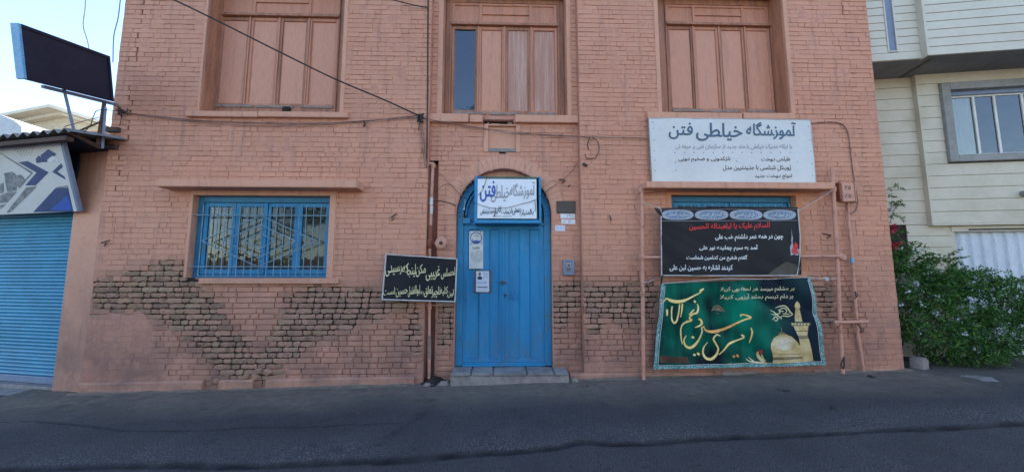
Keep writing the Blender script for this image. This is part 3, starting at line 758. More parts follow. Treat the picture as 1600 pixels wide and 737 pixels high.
# window grilles: one object per bar
def grille(op, zoomed):
    g = empty('grille', (0, 0, 0), parent=bld); Y = .035; r = .0065
    x0, x1, z0, z1 = op
    if zoomed:
        Z = lambda a, b: P(240 + a / 3.684, 260 + b / 3.684, Y)
    def bar(p, q, rr=r, yo=0): MB().tube([(p[0], Y + yo, p[1]), (q[0], Y + yo, q[1])], rr, 6).build('grille_bar', M['grille'], g)
    if zoomed:
        h1 = Z(230, 282), Z(1003, 282); h2 = Z(200, 577), Z(996, 577); zt_ = Z(600, 222)[1]; zb_ = Z(600, 632)[1]
    else:
        H = z1 - z0; h1 = ((x0 + .02, z1 - H * .27), (x1 - .02, z1 - H * .27)); h2 = ((x0 + .02, z0 + H * .13), (x1 - .02, z0 + H * .13)); zt_ = z1 - .12; zb_ = z0 + .02
    for p, q in (h1, h2): bar((p[0], (p[1] + q[1]) / 2), (q[0], (p[1] + q[1]) / 2), .009, -.010)
    n = 17; xa = Z(272, 430)[0] if zoomed else x0 + .1; xb = Z(955, 430)[0] if zoomed else x1 - .08
    for k in range(n): x = xa + (xb - xa) * k / (n - 1); bar((x, zb_), (x, zt_))
    cx = Z(613, 427)[0] if zoomed else (x0 + x1) / 2; cz = (h1[0][1] + h2[0][1]) / 2
    hh = (h1[0][1] - h2[0][1]) / 2
    for sx, sz in ((.915, 1.0), (.575, .64), (.255, .31)):
        ax = sx * (xb - xa) / 2 * 1.06; az = hh * sz
        pts = [(cx, cz + az), (cx + ax, cz), (cx, cz - az), (cx - ax, cz)]
        for i in range(4): bar(pts[i], pts[(i + 1) % 4], .0075, -.012)
grille(LW, True); grille(RW, False)

# ------------------------------------------------------------------ niche and hole over the door
m_ = MB(); a, b, c, d = NI
for q in ((a - .07, a, c - .06, d + .03), (b, b + .07, c - .06, d + .03)): m_.box(q[0], q[1], REC - .012, REC + .1, q[2], q[3])
m_.box(a, b, REC - .011, REC + .1, d, d + .025); m_.build('niche_surround', M['plaster'], bld, bevel=.006)
MB().box(a, b, REC - .014, REC + .1, c - .055, c).build('niche_sill', M['cement'], bld, bevel=.006)
MB().box(a, b, REC + .035, REC + .05, c, d).build('niche_back', M['plaster'], bld)
for (a, b, c, d), dy in ((GAP, .10), (HOL, .07)): MB().box(a - .02, b + .02, REC + dy, REC + dy + .02, c - .02, d + .02).build('hole_back', M['deep'], bld)
for px, py, w_ in ((757, 193, .05), (770, 194.5, .16), (792, 192, .07), (799, 188, .05)):
    x_, z_ = P(px, py, REC); o = link('brick', random.choice(short_m), bld); o.location = (x_ + .05, REC + .02, z_); o.rotation_euler = (0, random.uniform(-.25, .25), 0); o.scale = (w_ / .1, 1, .7)

# ------------------------------------------------------------------ arched door
def arc_pts(r, a0, a1, n, cx=dcx, cz=dsp): return [(cx + r * math.cos(R(a0 + (a1 - a0) * i / n)), cz + r * math.sin(R(a0 + (a1 - a0) * i / n))) for i in range(n + 1)]
def arc_band(mb, r0, r1, a0, a1, y0, y1, n=24):
    A, B = arc_pts(r0, a0, a1, n), arc_pts(r1, a0, a1, n)
    for i in range(n): mb.prism([A[i], B[i], B[i + 1], A[i + 1]], y0, y1)
    return mb
m_ = MB(); arc_band(m_, dr - .004, dr + .012, 0, 180, REC - .006, REC + .2, 40)
m_.box(dx0 - .012, dx0 + .004, REC - .002, REC + .2, dz0 - .1, dsp); m_.box(dx1 - .004, dx1 + .012, REC - .002, REC + .2, dz0 - .1, dsp); m_.build('arch_reveal', M['mortar'], bld)
# ring of voussoirs above the arch, thickly painted
for i in range(30):
    a0 = 180 / 30 * i; m_ = MB(); r1 = dr + .19 + random.uniform(-.006, .006)
    arc_band(m_, dr + .013, r1, a0 + .25, a0 + 5.8, REC - .004 + random.uniform(-.002, .003), REC + .03, 2)
    o = m_.build('arch_brick', M['plaster'], bld)
YD = REC + .10
m_ = MB(); arc_band(m_, dr - .21, dr - .006, 52, 128, YD + .03, YD + .1, 20); m_.build('arch_infill', M['plaster'], bld)
m_ = MB(); arc_band(m_, dr - .27, dr - .225, 50, 130, YD - .01, YD + .1, 16); m_.build('arch_rib', M['plaster'], bld)
door = empty('door', (0, 0, 0), parent=bld)
fw = .105
m_ = MB(); arc_band(m_, dr - fw, dr - .006, 0, 56, YD, YD + .09, 16); arc_band(m_, dr - fw, dr - .006, 124, 180, YD, YD + .09, 16)
arc_band(m_, dr - fw - .045, dr - fw - .012, 0, 60, YD + .03, YD + .08, 12); arc_band(m_, dr - fw - .045, dr - fw - .012, 120, 180, YD + .03, YD + .08, 12)
m_.box(dx0 + .005, dx0 + fw, YD, YD + .09, dz0 - .01, dsp); m_.box(dx1 - fw, dx1 - .005, YD, YD + .09, dz0 - .01, dsp)
m_.build('door_frame', M['blue_worn'], door, bevel=.006)
ztr = PZ(787, 352, YD)
MB().box(dx0 + fw, dx1 - fw, YD + .01, YD + .07, ztr, ztr + .05).build('transom', M['blue_worn'], door, bevel=.005)
m_ = MB(); m_.prism([(dx0 + fw, ztr + .05)] + [(dx1 - fw, ztr + .05)] + arc_pts(dr - .12, 3, 177, 24), YD + .075, YD + .085); m_.build('fanlight_panel', M['blue'], door)
m_ = MB()
for k in range(1, 8):
    x = dx0 + fw + k * (dx1 - dx0 - 2 * fw) / 8
    m_.box(x - .008, x + .008, YD + .045, YD + .061, ztr + .05, dsp + math.sqrt(max(.01, (dr - .16) ** 2 - (x - dcx) ** 2)))
m_.build('fanlight_bars', M['blue'], door)
zd0 = dz0 + .045; lx0, lx1 = dx0 + fw + .004, dx1 - fw - .004; lm = PX(787, 450, YD)
for a, b in ((lx0, lm - .002), (lm + .002, lx1)):
    m_ = MB(); yb = YD + .03; ribs = [0, .10, .16, .37, .41, .63, .67, .86, .92, 1]; Wd = b - a
    lev = [0, 0, .030, .030, .002, .002, .030, .030, 0, 0]
    if a > lm: lev = [0, 0, .028, .028, .004, .004, .028, .028, 0, 0]
    top_, bot = ztr - .004, zd0
    for i in range(len(ribs) - 1):
        xa, xb = a + Wd * ribs[i], a + Wd * ribs[i + 1]
        ya, yb_ = yb - .018 + lev[i], yb - .018 + lev[i + 1]
        m_.face(((xa, ya, bot + .05), (xb, yb_, bot + .05), (xb, yb_, top_ - .06), (xa, ya, top_ - .06)))
        for zA, zB, e in ((bot, bot + .05, 0), (top_ - .06, top_, 1)):
            if e: m_.face(((xa, ya, zA), (xb, yb_, zA), (xb, yb - .018, zA + .01), (xa, yb - .018, zA + .01))); m_.face(((xa, yb - .018, zA + .01), (xb, yb - .018, zA + .01), (xb, yb - .018, zB), (xa, yb - .018, zB)))
            else: m_.face(((xa, yb - .018, zA), (xb, yb - .018, zA), (xb, yb - .018, zB - .01), (xa, yb - .018, zB - .01))); m_.face(((xa, yb - .018, zB - .01), (xb, yb - .018, zB - .01), (xb, yb_, zB), (xa, ya, zB)))
    for xa, xb in ((a, a + .004), (b - .004, b)): m_.box(xa, xb, yb - .019, yb + .02, bot, top_)
    m_.build('door_leaf', M['blue'], door)
MB().box(lm - .022, lm + .006, YD - .004, YD + .012, zd0, ztr - .004).build('meeting_strip', M['blue'], door, bevel=.003)
m_ = MB(); m_.box(dx0 + fw, dx1 - fw, YD - .02, YD + .08, dz0 - .01, dz0 + .02); m_.box(dx0 + fw, dx1 - fw, YD + .0, YD + .08, dz0 + .02, dz0 + .042); m_.build('threshold', M['blue_worn'], door, bevel=.004)
def dp(px, py): return P(px, py, YD)
x_, z_ = dp(785, 441); m_ = MB(); m_.tube([(x_ - .05, YD - .008, z_), (x_ + .06, YD - .008, z_)], .008, 8); m_.box(x_ - .008, x_ + .012, YD - .016, YD + .01, z_ - .04, z_ + .03); m_.build('bolt', M['rusty'], door)
x_, z_ = dp(789, 461); MB().disc((x_, YD + .004, z_), .020, (0, 1, 0), .02, 14).build('keyhole', M['black'], door)
x_, z_ = dp(801, 462); m_ = MB(); m_.tube([(x_ - .02, YD + .005, z_ + .07), (x_ - .005, YD - .03, z_ + .04), (x_ + .03, YD - .035, z_ - .01), (x_ + .02, YD - .03, z_ - .06), (x_ - .01, YD - .02, z_ - .04), (x_ - .018, YD - .01, z_ + .02)], .008, 8)
m_.build('handle', M['blue'], door, smooth=True)
for px, py in ((851, 380), (851, 520), (853, 378)): pass
for zz in (dz0 + .35, dz0 + 1.6):
    for xx in (dx0 + fw - .004, dx1 - fw + .004): MB().tube([(xx, YD - .004, zz), (xx, YD - .004, zz + .10)], .012, 8).build('hinge', M['blue_worn'], door)
x_, z_ = P(861, 381, YD); MB().box(x_ - .018, x_ + .01, YD - .02, YD, z_ - .03, z_ + .05).build('latch_plate', M['blue_worn'], door, bevel=.003)
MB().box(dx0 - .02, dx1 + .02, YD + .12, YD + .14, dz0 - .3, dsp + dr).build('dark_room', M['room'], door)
x_, z_ = P(729, 345, YD - .02); MB().box(x_ - .06, x_ + .06, YD - .035, YD + .0, z_ - .045, z_ + .045).build('junction_box', M['blue_worn'], door, bevel=.008)

# ------------------------------------------------------------------ doorstep: stone slabs on a rough cement base
st = empty('doorstep', (dcx, -.1, 0), 0, 'low worn grey stone step in front of the blue door', 'step')
def stl(o): o.location = (-dcx, .1, 0); return o
sx0, sx1, sy, sz = PX(704, 587, -.15), PX(889, 587, -.15), -.17, dz0 - .012
stl(rough_strip('step_base', sx0 + .0, sx1 - .0, lambda x: sz - .035, sy + .02, REC + .1, M['cement'], st=.05, jit=.02, parent=st))
xs = [sx0, sx0 + .27, sx0 + .57, sx0 + 1.03, sx0 + 1.40, sx1]
for a, b in zip(xs, xs[1:]):
    m_ = MB(); m_.box(a + .004, b - .004, sy + random.uniform(-.008, .008), REC + .09, sz - .04, sz + random.uniform(-.004, .003)); stl(m_.build('step_stone', M['stone'], st, bevel=.01, seg=2))
for px, py, s_ in ((668, 598, .05), (694, 594, .07), (688, 601, .04), (664, 601, .03), (897, 592, .06), (676, 603, .025)):
    x_, z_ = P(px, py, -.1); m_ = MB(); bmx = []
    m_.box(x_ - s_, x_ + s_, -.1 - s_ * .7, -.1 + s_ * .7, gz(x_) - .01, gz(x_) + s_ * .9); o = m_.build('rubble', M['cement'], None, bevel=s_ * .35, seg=2)
    tag(o, {668: 'small grey lump of rubble at the foot of the gas pipe', 694: 'biggest lump of cement rubble left of the doorstep', 688: 'grey rubble chip just below the left end of the doorstep', 664: 'tiny rubble chip left of the gas pipe foot', 897: 'cement lump against the right end of the doorstep', 676: 'tiny stone right of the gas pipe foot'}[px], 'rubble')
# heap of dirt in the corner by the pipe
m_ = MB(); n = 14
for i in range(n):
    for j in range(6):
        def q(i, j): x = PL - .12 + .42 * i / n; y = -.16 + .30 * j / 6; h = .085 * math.exp(-((x + .93) / .14) ** 2 - ((y - .1) / .16) ** 2); return (x, y, gz(x) + .004 + h + .012 * nz(x, y, 1, 17) * (h > .01))
        m_.face((q(i, j), q(i + 1, j), q(i + 1, j + 1), q(i, j + 1)))
tag(m_.build('dirt_heap', M['deep'], None), kind='stuff')

# ------------------------------------------------------------------ helpers for things made at their place in the world
def root(name, loc, label, cat, group=None): return empty(name, loc, 0, label, cat, group)
def adopt(o, par):
    o.parent = par; o.matrix_parent_inverse = par.matrix_basis.inverted(); return o
def thing_mesh(mb, name, mat, label, cat, group=None, **k): return tag(mb.build(name, mat, None, **k), label, cat, group)

# Persian shaping with presentation forms (the bundled font stack draws them)
FORMS = {}
for cp in list(range(0xFB50, 0xFC00)) + list(range(0xFE70, 0xFEFD)):
    dd = unicodedata.decomposition(chr(cp)).split()
    if len(dd) >= 2 and dd[0] in ('<isolated>', '<final>', '<initial>', '<medial>'):
        FORMS.setdefault(''.join(chr(int(x, 16)) for x in dd[1:]), {})[dd[0][1]] = chr(cp)
def shape(t):
    tk = []; i = 0
    while i < len(t):
        if t[i] == 'ل' and t[i:i + 2] in FORMS and len(t[i:i + 2]) == 2: tk.append(t[i:i + 2]); i += 2
        elif t[i].isdigit():
            j = i
            while j < len(t) and t[j].isdigit(): j += 1
            tk.append(t[i:j]); i = j
        else: tk.append(t[i]); i += 1
    out = []
    for k, x in enumerate(tk):
        f = FORMS.get(x)
        if not f: out.append('' if x == '\u200c' else x); continue
        p = k > 0 and 'i' in FORMS.get(tk[k - 1], {}) and 'f' in f
        q = k + 1 < len(tk) and 'f' in FORMS.get(tk[k + 1], {}) and 'i' in f
        out.append(f['m'] if p and q and 'm' in f else f['f'] if p else f['i'] if q else f.get('s', x))
    return ''.join(reversed(out))
def glyphs(text, bold=0.0, outline=False):
    c = bpy.data.curves.new('lettering', 'FONT'); c.body = shape(text); c.size = 1; c.offset = bold; c.resolution_u = 3
    o = bpy.data.objects.new('lettering', c); col.objects.link(o)
    bpy.context.view_layer.update()
    me = bpy.data.meshes.new_from_object(o.evaluated_get(bpy.context.evaluated_depsgraph_get()))
    vs = [tuple(v.co[:2]) for v in me.vertices]; fs = [tuple(p.vertices) for p in me.polygons]
    bpy.data.objects.remove(o); bpy.data.curves.remove(c); bpy.data.meshes.remove(me)
    x0 = min(v[0] for v in vs); x1 = max(v[0] for v in vs); y0 = min(v[1] for v in vs); y1 = max(v[1] for v in vs)
    return [((v[0] - x0) / (x1 - x0), (v[1] - y0) / (y1 - y0)) for v in vs], fs
def letter(text, box, surf, mat, par, bold=.01, slope=0.0, off=.003, name='lettering', lean=0.0):
    "box = (left, top, right, bottom) of the writing in photo coordinates; surf maps them onto the sign's own surface"
    vs0, fs0 = glyphs(text, 0); x0, y0, x1, y1 = box; vs, fs = [], []
    ex = bold * .8 * abs(y1 - y0); lay = []
    for k, (du, dv) in enumerate([(0, 0)] + ([(1, 0), (-1, 0), (0, 1), (0, -1)] if bold > .005 else [])):
        n = len(vs); vs += [(u + du * ex / abs(x1 - x0), v + dv * bold * .8) for u, v in vs0]; fs += [tuple(n + i for i in f) for f in fs0]; lay += [k * .00012] * len(vs0)
    pts = [surf(x0 + (x1 - x0) * u + lean * (v - .5), y1 + (y0 - y1) * v + slope * (u - .5) * (x1 - x0), off + e) for (u, v), e in zip(vs, lay)]
    me = bpy.data.meshes.new(name); me.from_pydata(pts, [], fs); me.materials.append(mat)
    return adopt(link(name, me), par)
def printed(name, polys, surf, mat, par, off=.002):
    bm = bmesh.new()
    for p in polys: bm.faces.new([bm.verts.new((a, b, 0)) for a, b in p])
    bmesh.ops.triangulate(bm, faces=bm.faces)
    for _ in range(5):
        e = [q for q in bm.edges if q.calc_length() > 5]
        if not e: break
        bmesh.ops.subdivide_edges(bm, edges=e, cuts=1); bmesh.ops.triangulate(bm, faces=[f for f in bm.faces if len(f.verts) > 3])
    for v in bm.verts: v.co = surf(v.co.x, v.co.y, off)
    me = bpy.data.meshes.new(name); bm.to_mesh(me); bm.free(); me.materials.append(mat)
    return adopt(link(name, me), par)
def catmull(pts, n=6):
    out = []; P_ = [pts[0]] + list(pts) + [pts[-1]]
    for i in range(1, len(P_) - 2):
        for k in range(n):
            t = k / n; out.append(tuple(.5 * (2 * P_[i][j] + (P_[i + 1][j] - P_[i - 1][j]) * t + (2 * P_[i - 1][j] - 5 * P_[i][j] + 4 * P_[i + 1][j] - P_[i + 2][j]) * t * t + (3 * P_[i][j] - P_[i - 1][j] - 3 * P_[i + 1][j] + P_[i + 2][j]) * t ** 3) for j in range(len(pts[0]))))
    out.append(tuple(pts[-1])); return out
def pen(strokes, surf, mat, par, name='pen_stroke', off=.003, conv=None):
    "each stroke: list of (x, y, width) through which a flat pen runs"
    for s_ in strokes:
        mb = MB(); c = catmull(s_, 6); L = []; Rr = []
        for i, (x, y, w_) in enumerate(c):
            a = c[max(0, i - 1)]; b = c[min(len(c) - 1, i + 1)]; dx, dy = b[0] - a[0], b[1] - a[1]; l_ = math.hypot(dx, dy) or 1
            nx_, ny_ = -dy / l_ * w_ / 2, dx / l_ * w_ / 2; L.append((x + nx_, y + ny_)); Rr.append((x - nx_, y - ny_))
        for i in range(len(c) - 1):
            q = [L[i], L[i + 1], Rr[i + 1], Rr[i]]
            mb.face([surf(*(conv(*p) if conv else p), off) for p in q])
        me = bpy.data.meshes.new(name); me.from_pydata(mb.v, [], mb.f); me.materials.append(mat)
        adopt(link(name, me), par)
def cloth(name, corners, disp, mat, par, Y, nx=56, ny=30, thick=.0015):
    "banner sheet between four corners (TL, TR, BR, BL in photo coordinates) hung on the plane y=Y"
    c = [P(a, b, Y) for a, b in corners]; vs = []
    for j in range(ny + 1):
        for i in range(nx + 1):
            u, v = i / nx, j / ny
            x = (c[0][0] * (1 - u) + c[1][0] * u) * (1 - v) + (c[3][0] * (1 - u) + c[2][0] * u) * v
            z = (c[0][1] * (1 - u) + c[1][1] * u) * (1 - v) + (c[3][1] * (1 - u) + c[2][1] * u) * v
            vs.append((x, Y + disp(x, z), z))
    n = len(vs); vs += [(x, y + thick, z) for x, y, z in vs]
    f = [(j * (nx + 1) + i, (j + 1) * (nx + 1) + i, (j + 1) * (nx + 1) + i + 1, j * (nx + 1) + i + 1) for j in range(ny) for i in range(nx)]
    f += [tuple(n + k for k in reversed(q)) for q in f]
    me = bpy.data.meshes.new(name); me.from_pydata(vs, [], f); me.materials.append(mat); me.shade_smooth()
    return adopt(link(name, me), par)
def surf_for(Y, disp): 
    def s_(px, py, off):
        x, z = P(px, py, Y); return (x, Y + disp(x, z) - off, z)
    return s_
def edge_tube(pts, surf, r, mat, par, name):
    return adopt(MB().tube([surf(a, b, 0) for a, b in pts], r, 6).build(name, mat), par)
def folds(seed, k1, k2, a1=.012, a2=.006, ang=.6):
    ca, sa = math.cos(ang), math.sin(ang)
    def d(x, z):
        u = x * ca + z * sa; v = -x * sa + z * ca
        a = nz(u * .7, v * 3.2, seed, k1); b = nz(u * 2.6, v * .9, seed + 4, k2)
        return a1 * (1 - abs(a) * 3) * .7 + a2 * b * 1.6
    return d

# ------------------------------------------------------------------ sign box over the door
YS = -.02
sg = root('door_sign', (P(792, 310, YS)[0], YS, P(792, 348, YS)[1]), 'white painted sign in a blue box frame in the arch over the door', 'sign')
flat = lambda x, z: 0
a, c = P(741, 348.5, YS); b, d = P(845, 276.5, YS)
m_ = MB(); t_ = .05
m_.box(a, a + .045, YS - .012, REC + .09, c, d); m_.box(b - .03, b, YS - .012, REC + .09, c, d); m_.box(a + .045, b - .03, YS - .011, REC + .09, c, c + .05); m_.box(a + .045, b - .03, YS + .012, REC + .09, d - .02, d)
adopt(m_.build('box_frame', M['blue_worn'], bevel=.004), sg)
m_ = MB(); m_.box(a + .12, b - .06, YS - .008, YS + .012, d - .035, d - .001); adopt(m_.build('top_batten', pm('dull_green_paint', (.09, .14, .10), (.06, .09, .07), .7)), sg)
e, g = P(746, 341.5, YS); h, i_ = P(838, 280.5, YS); m_ = MB(); m_.box(e, h, YS - .018, YS - .004, g, i_); adopt(m_.build('sign_face', M['white_paint'], bevel=.003), sg)
fsf = surf_for(YS - .018, flat); z8 = lambda x, y: (700 + x / 7.372, 260 + y / 7.372)
def zb(x0, y0, x1, y1): a = z8(x0, y0); b = z8(x1, y1); return (a[0], a[1], b[0], b[1])
letter('آموزشگاه', zb(715, 185, 1000, 375), fsf, M['ink_grey'], sg, .018, -.05)
letter('خیاطی', zb(495, 215, 710, 410), fsf, M['ink_grey'], sg, .018, -.02)
letter('فتن', zb(370, 170, 545, 405), fsf, M['ink_blue'], sg, .024)
for t_, q in (('با', (955, 490, 985, 560)), ('امتیاز', (840, 492, 950, 575)), ('رسمی', (742, 480, 838, 560)), ('از', (700, 485, 738, 550)), ('وزارت', (612, 490, 700, 555)), ('کار', (560, 455, 615, 545)), ('و', (545, 510, 560, 550)), ('امور', (478, 485, 545, 548)), ('اجتماعی', (372, 485, 474, 562))):
    letter(t_, zb(*q), fsf, M['ink_navy'], sg, .022, -.03)
letter('بخش آموزش هنرستان', zb(545, 562, 730, 580), fsf, M['ink_black'], sg, .01)
# thin wire slung across the sign and hanging plug
fw_ = surf_for(YS - .03, flat)
cab = root('sagging_wire', (P(792, 325, -.05)[0], -.05, P(792, 325, -.05)[1]), 'thin black wire sagging across the white sign over the door', 'wire')
pts = catmull([(*z8(-160, 300), 0), (*z8(0, 200), 0), (*z8(140, 320), 0), (*z8(340, 430), 0), (*z8(520, 480), 0), (*z8(700, 470), 0), (*z8(850, 430), 0), (*z8(1000, 385), 0), (*z8(1150, 275), 0), (*z8(1200, 240), 0)], 5)
adopt(MB().tube([surf_for(-.06 if 3 < i < 42 else .0, flat)(p[0], p[1], 0) for i, p in enumerate(pts)], .0035, 5).build('strand', M['black']), cab)
adopt(MB().tube([fw_(*z8(1000, 385), 0), fw_(*z8(1008, 450), 0), fw_(*z8(1005, 520), 0)], .004, 5).build('strand', M['black']), cab)
adopt(MB().tube([fw_(*z8(545, 470), 0), fw_(*z8(540, 540), 0), fw_(*z8(532, 575), 0)], [.003, .004, .012], 6).build('plug', M['black']), cab)
adopt(MB().tube([fw_(*z8(455, 100), 0), fw_(*z8(430, 190), 0), fw_(*z8(400, 270), 0), fw_(*z8(345, 330), 0)], .0035, 5).build('strand', M['black']), cab)
adopt(MB().tube([(PX(727, 312, .1), .1, PZ(727, 312, .1)), (PX(726, 322, .1), .1, PZ(726, 322, .1)), (PX(725, 328, .1), .1, PZ(725, 328, .1))], [.003, .004, .013], 6).build('plug', M['hem']), cab)

# papers on the door
YP = YD + .005
dsf = surf_for(YP, flat)
def sheet(q, mat, name, label, cat, thick=.004):
    pts = [P(a, b, YP) for a, b in q]; r_ = root(name, (pts[2][0], YP, pts[2][1]), label, cat)
    adopt(MB().prism(pts, YP, YP + thick).build('sheet', mat), r_); return r_
def ring(cx, cy, r0, r1, n=28): 
    return [[(cx + r * math.cos(2 * math.pi * k / n), cy + r * math.sin(2 * math.pi * k / n)) for r, k in ((r0, i), (r1, i), (r1, i + 1), (r0, i + 1))] for i in range(n)]
zc = lambda x, y: (720 + x / 6.14, 350 + y / 6.14)
s1 = sheet([zc(80, 68), zc(214, 68), zc(214, 426), zc(78, 428)], M['paper'], 'notice', 'tall pale notice with a round blue seal, taped on the left door leaf', 'notice')
cx_, cy_ = zc(147, 133); printed('seal', ring(cx_, cy_, 8.0, 9.3), dsf, M['ink_blue'], s1)
printed('seal_arc', [[zc(110, 160), zc(147, 152), zc(185, 160), zc(178, 180), zc(147, 190), zc(116, 180)]], dsf, M['ink_blue'], s1)
printed('dots', [[zc(a - 5, b - 5), zc(a + 5, b - 5), zc(a + 5, b + 5), zc(a - 5, b + 5)] for a, b in ((92, 90), (190, 78), (97, 186), (200, 180), (115, 150), (197, 130))], dsf, M['ink_navy'], s1)
letter('هیئت', (*zc(130, 95), *zc(170, 125)), dsf, M['ink_navy'], s1, .01); letter('اطلاعیه', (*zc(112, 215), *zc(180, 242)), dsf, M['ink_black'], s1, .02)
for k, (t_, a, b) in enumerate((('به اطلاع', 145, 200), ('اهالی محترم می رساند', 92, 206), ('مراسم هفتگی برگزار', 92, 206), ('می گردد', 92, 205), ('حضور شما موجب', 100, 206), ('امتنان است', 115, 198))):
    letter(t_, (*zc(a, 256 + k * 18), *zc(b, 270 + k * 18)), dsf, M['ink_black'], s1, .02)
s2 = sheet([zc(136, 440), zc(285, 440), zc(288, 662), zc(132, 655)], M['brown'], 'obituary_notice', 'small white notice with brown border and portrait below the seal notice', 'notice')
dsf2 = surf_for(YP, flat)
printed('print_area', [[zc(148, 450), zc(270, 450), zc(272, 640), zc(262, 650), zc(146, 648)]], dsf, M['paper2'], s2, .0015)
printed('portrait', [[zc(158, 520), zc(164, 506), zc(172, 500), zc(194, 500), zc(204, 510), zc(206, 526), zc(190, 532), zc(168, 530)]], dsf, M['ink_black'], s2, .003)
printed('portrait_face', [[(zc(181, 478)[0] + 2.1 * math.cos(k), zc(181, 478)[1] + 3.2 * math.sin(k)) for k in [i * .6 for i in range(10)]]], dsf, M['skin'], s2, .003)
letter('مجلس ترحیم', (*zc(160, 545), *zc(250, 575)), dsf, M['ink_blue'], s2, .02, .0, .003)
printed('rule', [[zc(160, 600), zc(258, 600), zc(258, 608), zc(160, 608)]], dsf, M['ink_black'], s2, .003)
for k in range(3): letter('یادبود آن مرحوم', (*zc(165, 582 + k * 19 + (8 if k else 0)), *zc(255, 594 + k * 19 + (8 if k else 0))), dsf, M['ink_navy'], s2, .01, 0, .003)
for k in range(4): letter('انا لله', (*zc(215, 462 + k * 14), *zc(258, 472 + k * 14)), dsf, M['ink_blue'], s2, .01, 0, .003)

# plates and intercom to the right of the door
def plate(q, Y, th, mat, name, label, cat):
    pts = [P(a, b, Y - th) for a, b in q]; r_ = root(name, (pts[2][0], Y, pts[2][1]), label, cat)
    adopt(MB().prism(pts, Y - th, Y + .01).build('plate', mat, bevel=.002), r_); return r_, surf_for(Y - th, flat)
p1, s_ = plate(((869.5, 314), (899.5, 314), (899.5, 333), (870, 333)), REC, .02, M['plate_dark'], 'name_plaque', 'dark brown blank plaque on the brick wall right of the door arch', 'plaque')
for a, b in ((872, 317), (897, 317), (897, 330), (872, 330)): adopt(MB().disc((PX(a, b, REC - .02), REC - .02, PZ(a, b, REC - .02)), .006, (0, 1, 0), .008, 8).build('screw', M['rusty']), p1)
p2, s_ = plate(((875.5, 333.5), (898, 334), (898, 341), (876, 341)), REC, .006, M['white_paint'], 'house_number_plate', 'upper white number plate directly under the dark plaque', 'number plate'); letter('۲۴۵', (886, 335, 896, 340), s_, M['ink_grey'], p2, .01, 0, .002)
p3, s_ = plate(((877, 342.5), (899, 343), (899, 350), (877.5, 349.5)), REC, .006, M['white_paint'], 'house_number_plate', 'lower white number plate, second below the dark plaque', 'number plate'); letter('۱۲ ۷', (880, 344, 893, 348.5), s_, M['ink_grey'], p3, .01, 0, .002)
p4, s_ = plate(((867.5, 351.5), (883, 352), (883, 361), (867, 360.5)), REC, .004, M['paper2'], 'sticker', 'pale blue sticker lowest left under the number plates', 'sticker'); letter('تخلیه چاه', (869, 354, 881, 358.5), s_, M['ink_grey'], p4, .0, 0, .002)
ic = root('intercom', (PX(889, 430, REC), REC, PZ(889, 430, REC)), 'blue painted intercom box on the brick wall right of the door', 'intercom')
a, c = P(880.5, 429.5, REC - .05); b, d = P(897.5, 405.5, REC - .05)
m_ = MB(); m_.box(a, b, REC - .05, REC + .01, c, c + .035); m_.box(a, a + .035, REC - .05, REC + .01, c + .035, d); m_.box(b - .035, b, REC - .05, REC + .01, c + .035, d); m_.box(a + .035, b - .035, REC - .05, REC + .01, d - .03, d); adopt(m_.build('housing', M['blue_trim'], bevel=.006), ic)
adopt(MB().box(a + .035, b - .035, REC - .035, REC + .01, c + .035, d - .03).build('speaker_panel', M['ink_grey'], bevel=.004), ic)
for k in range(4): adopt(MB().box(a + .05, b - .05, REC - .04, REC - .03, c + .05 + k * .018, c + .058 + k * .018).build('speaker_slot', M['black']), ic)
adopt(MB().disc(((a + b) / 2, REC - .04, c + .145), .014, (0, 1, 0), .02, 12).build('button', M['black']), ic)

# rusty iron pegs and scraps in the wall
for px, py, Y, dx, dz, lab, both in ((165, 380, 0, -.06, .05, 'short rusty iron peg in the brick near the left corner of the building', 1), (613, 341, 0, -.07, .08, 'bent rusty peg in the brick right of the left grilled window', 1), (953, 345, 0, .0, .09, 'rusty peg in the pier between the plaque and the black banner', 0), (1293, 368, 0, .09, .04, 'rusty bracket sticking out left of the right hand standing pipe', 1), (880, 282, REC, .07, .02, 'dark scrap fixed in the brick above the plaque', 1), (889, 291, REC, .01, .0, 'small nail head just below the dark scrap near the arch', 0)):
    x_, z_ = P(px, py, Y); m_ = MB(); m_.tube([(x_ - dx, Y + .01, z_ + dz), (x_ - dx * .5, Y - .03, z_ + dz * .5), (x_, Y - .06, z_)], [.007, .009, .012], 6)
    if both: m_.tube([(x_ - .02, Y + .005, z_ - .035), (x_ + .015, Y - .02, z_ - .02), (x_ + .03, Y - .02, z_ + .01)], .007, 6)
    thing_mesh(m_, 'iron_peg', M['rusty'], lab, 'iron peg')

# ------------------------------------------------------------------ gas pipe and regulator in the chase
gpz = lambda px, py, Y=.06: (PX(px, py, Y), Y, PZ(px, py, Y))
gas = root('gas_pipe', (PX(671, 596, .06), .06, gz(-1)), 'salmon painted gas pipe with red brown regulator left of the blue door', 'gas pipe')
adopt(MB().tube([gpz(676.5, 258), gpz(674, 310), gpz(672.8, 352)], .024, 12).build('upper_pipe', M['pipe'], smooth=True), gas)
adopt(MB().tube([gpz(677, 256), gpz(676.8, 262)], .034, 12).build('elbow', M['pipe'], smooth=True), gas)
adopt(MB().tube([gpz(668, 256), gpz(677, 256), gpz(678.5, 259)], .026, 10).build('elbow', M['pipe'], smooth=True), gas)
adopt(MB().tube([gpz(673, 352), gpz(671.7, 372)], .029, 12).build('reducer', M['rust'], smooth=True), gas)
adopt(MB().tube([gpz(671.8, 371), gpz(671.6, 377), gpz(671.5, 384), gpz(671.5, 388)], [.028, .048, .044, .024], 12).build('valve', M['rust'], smooth=True), gas)
adopt(MB().tube([gpz(661, 379), gpz(684, 380)], .020, 10).build('cross_pipe', M['rust'], smooth=True), gas)
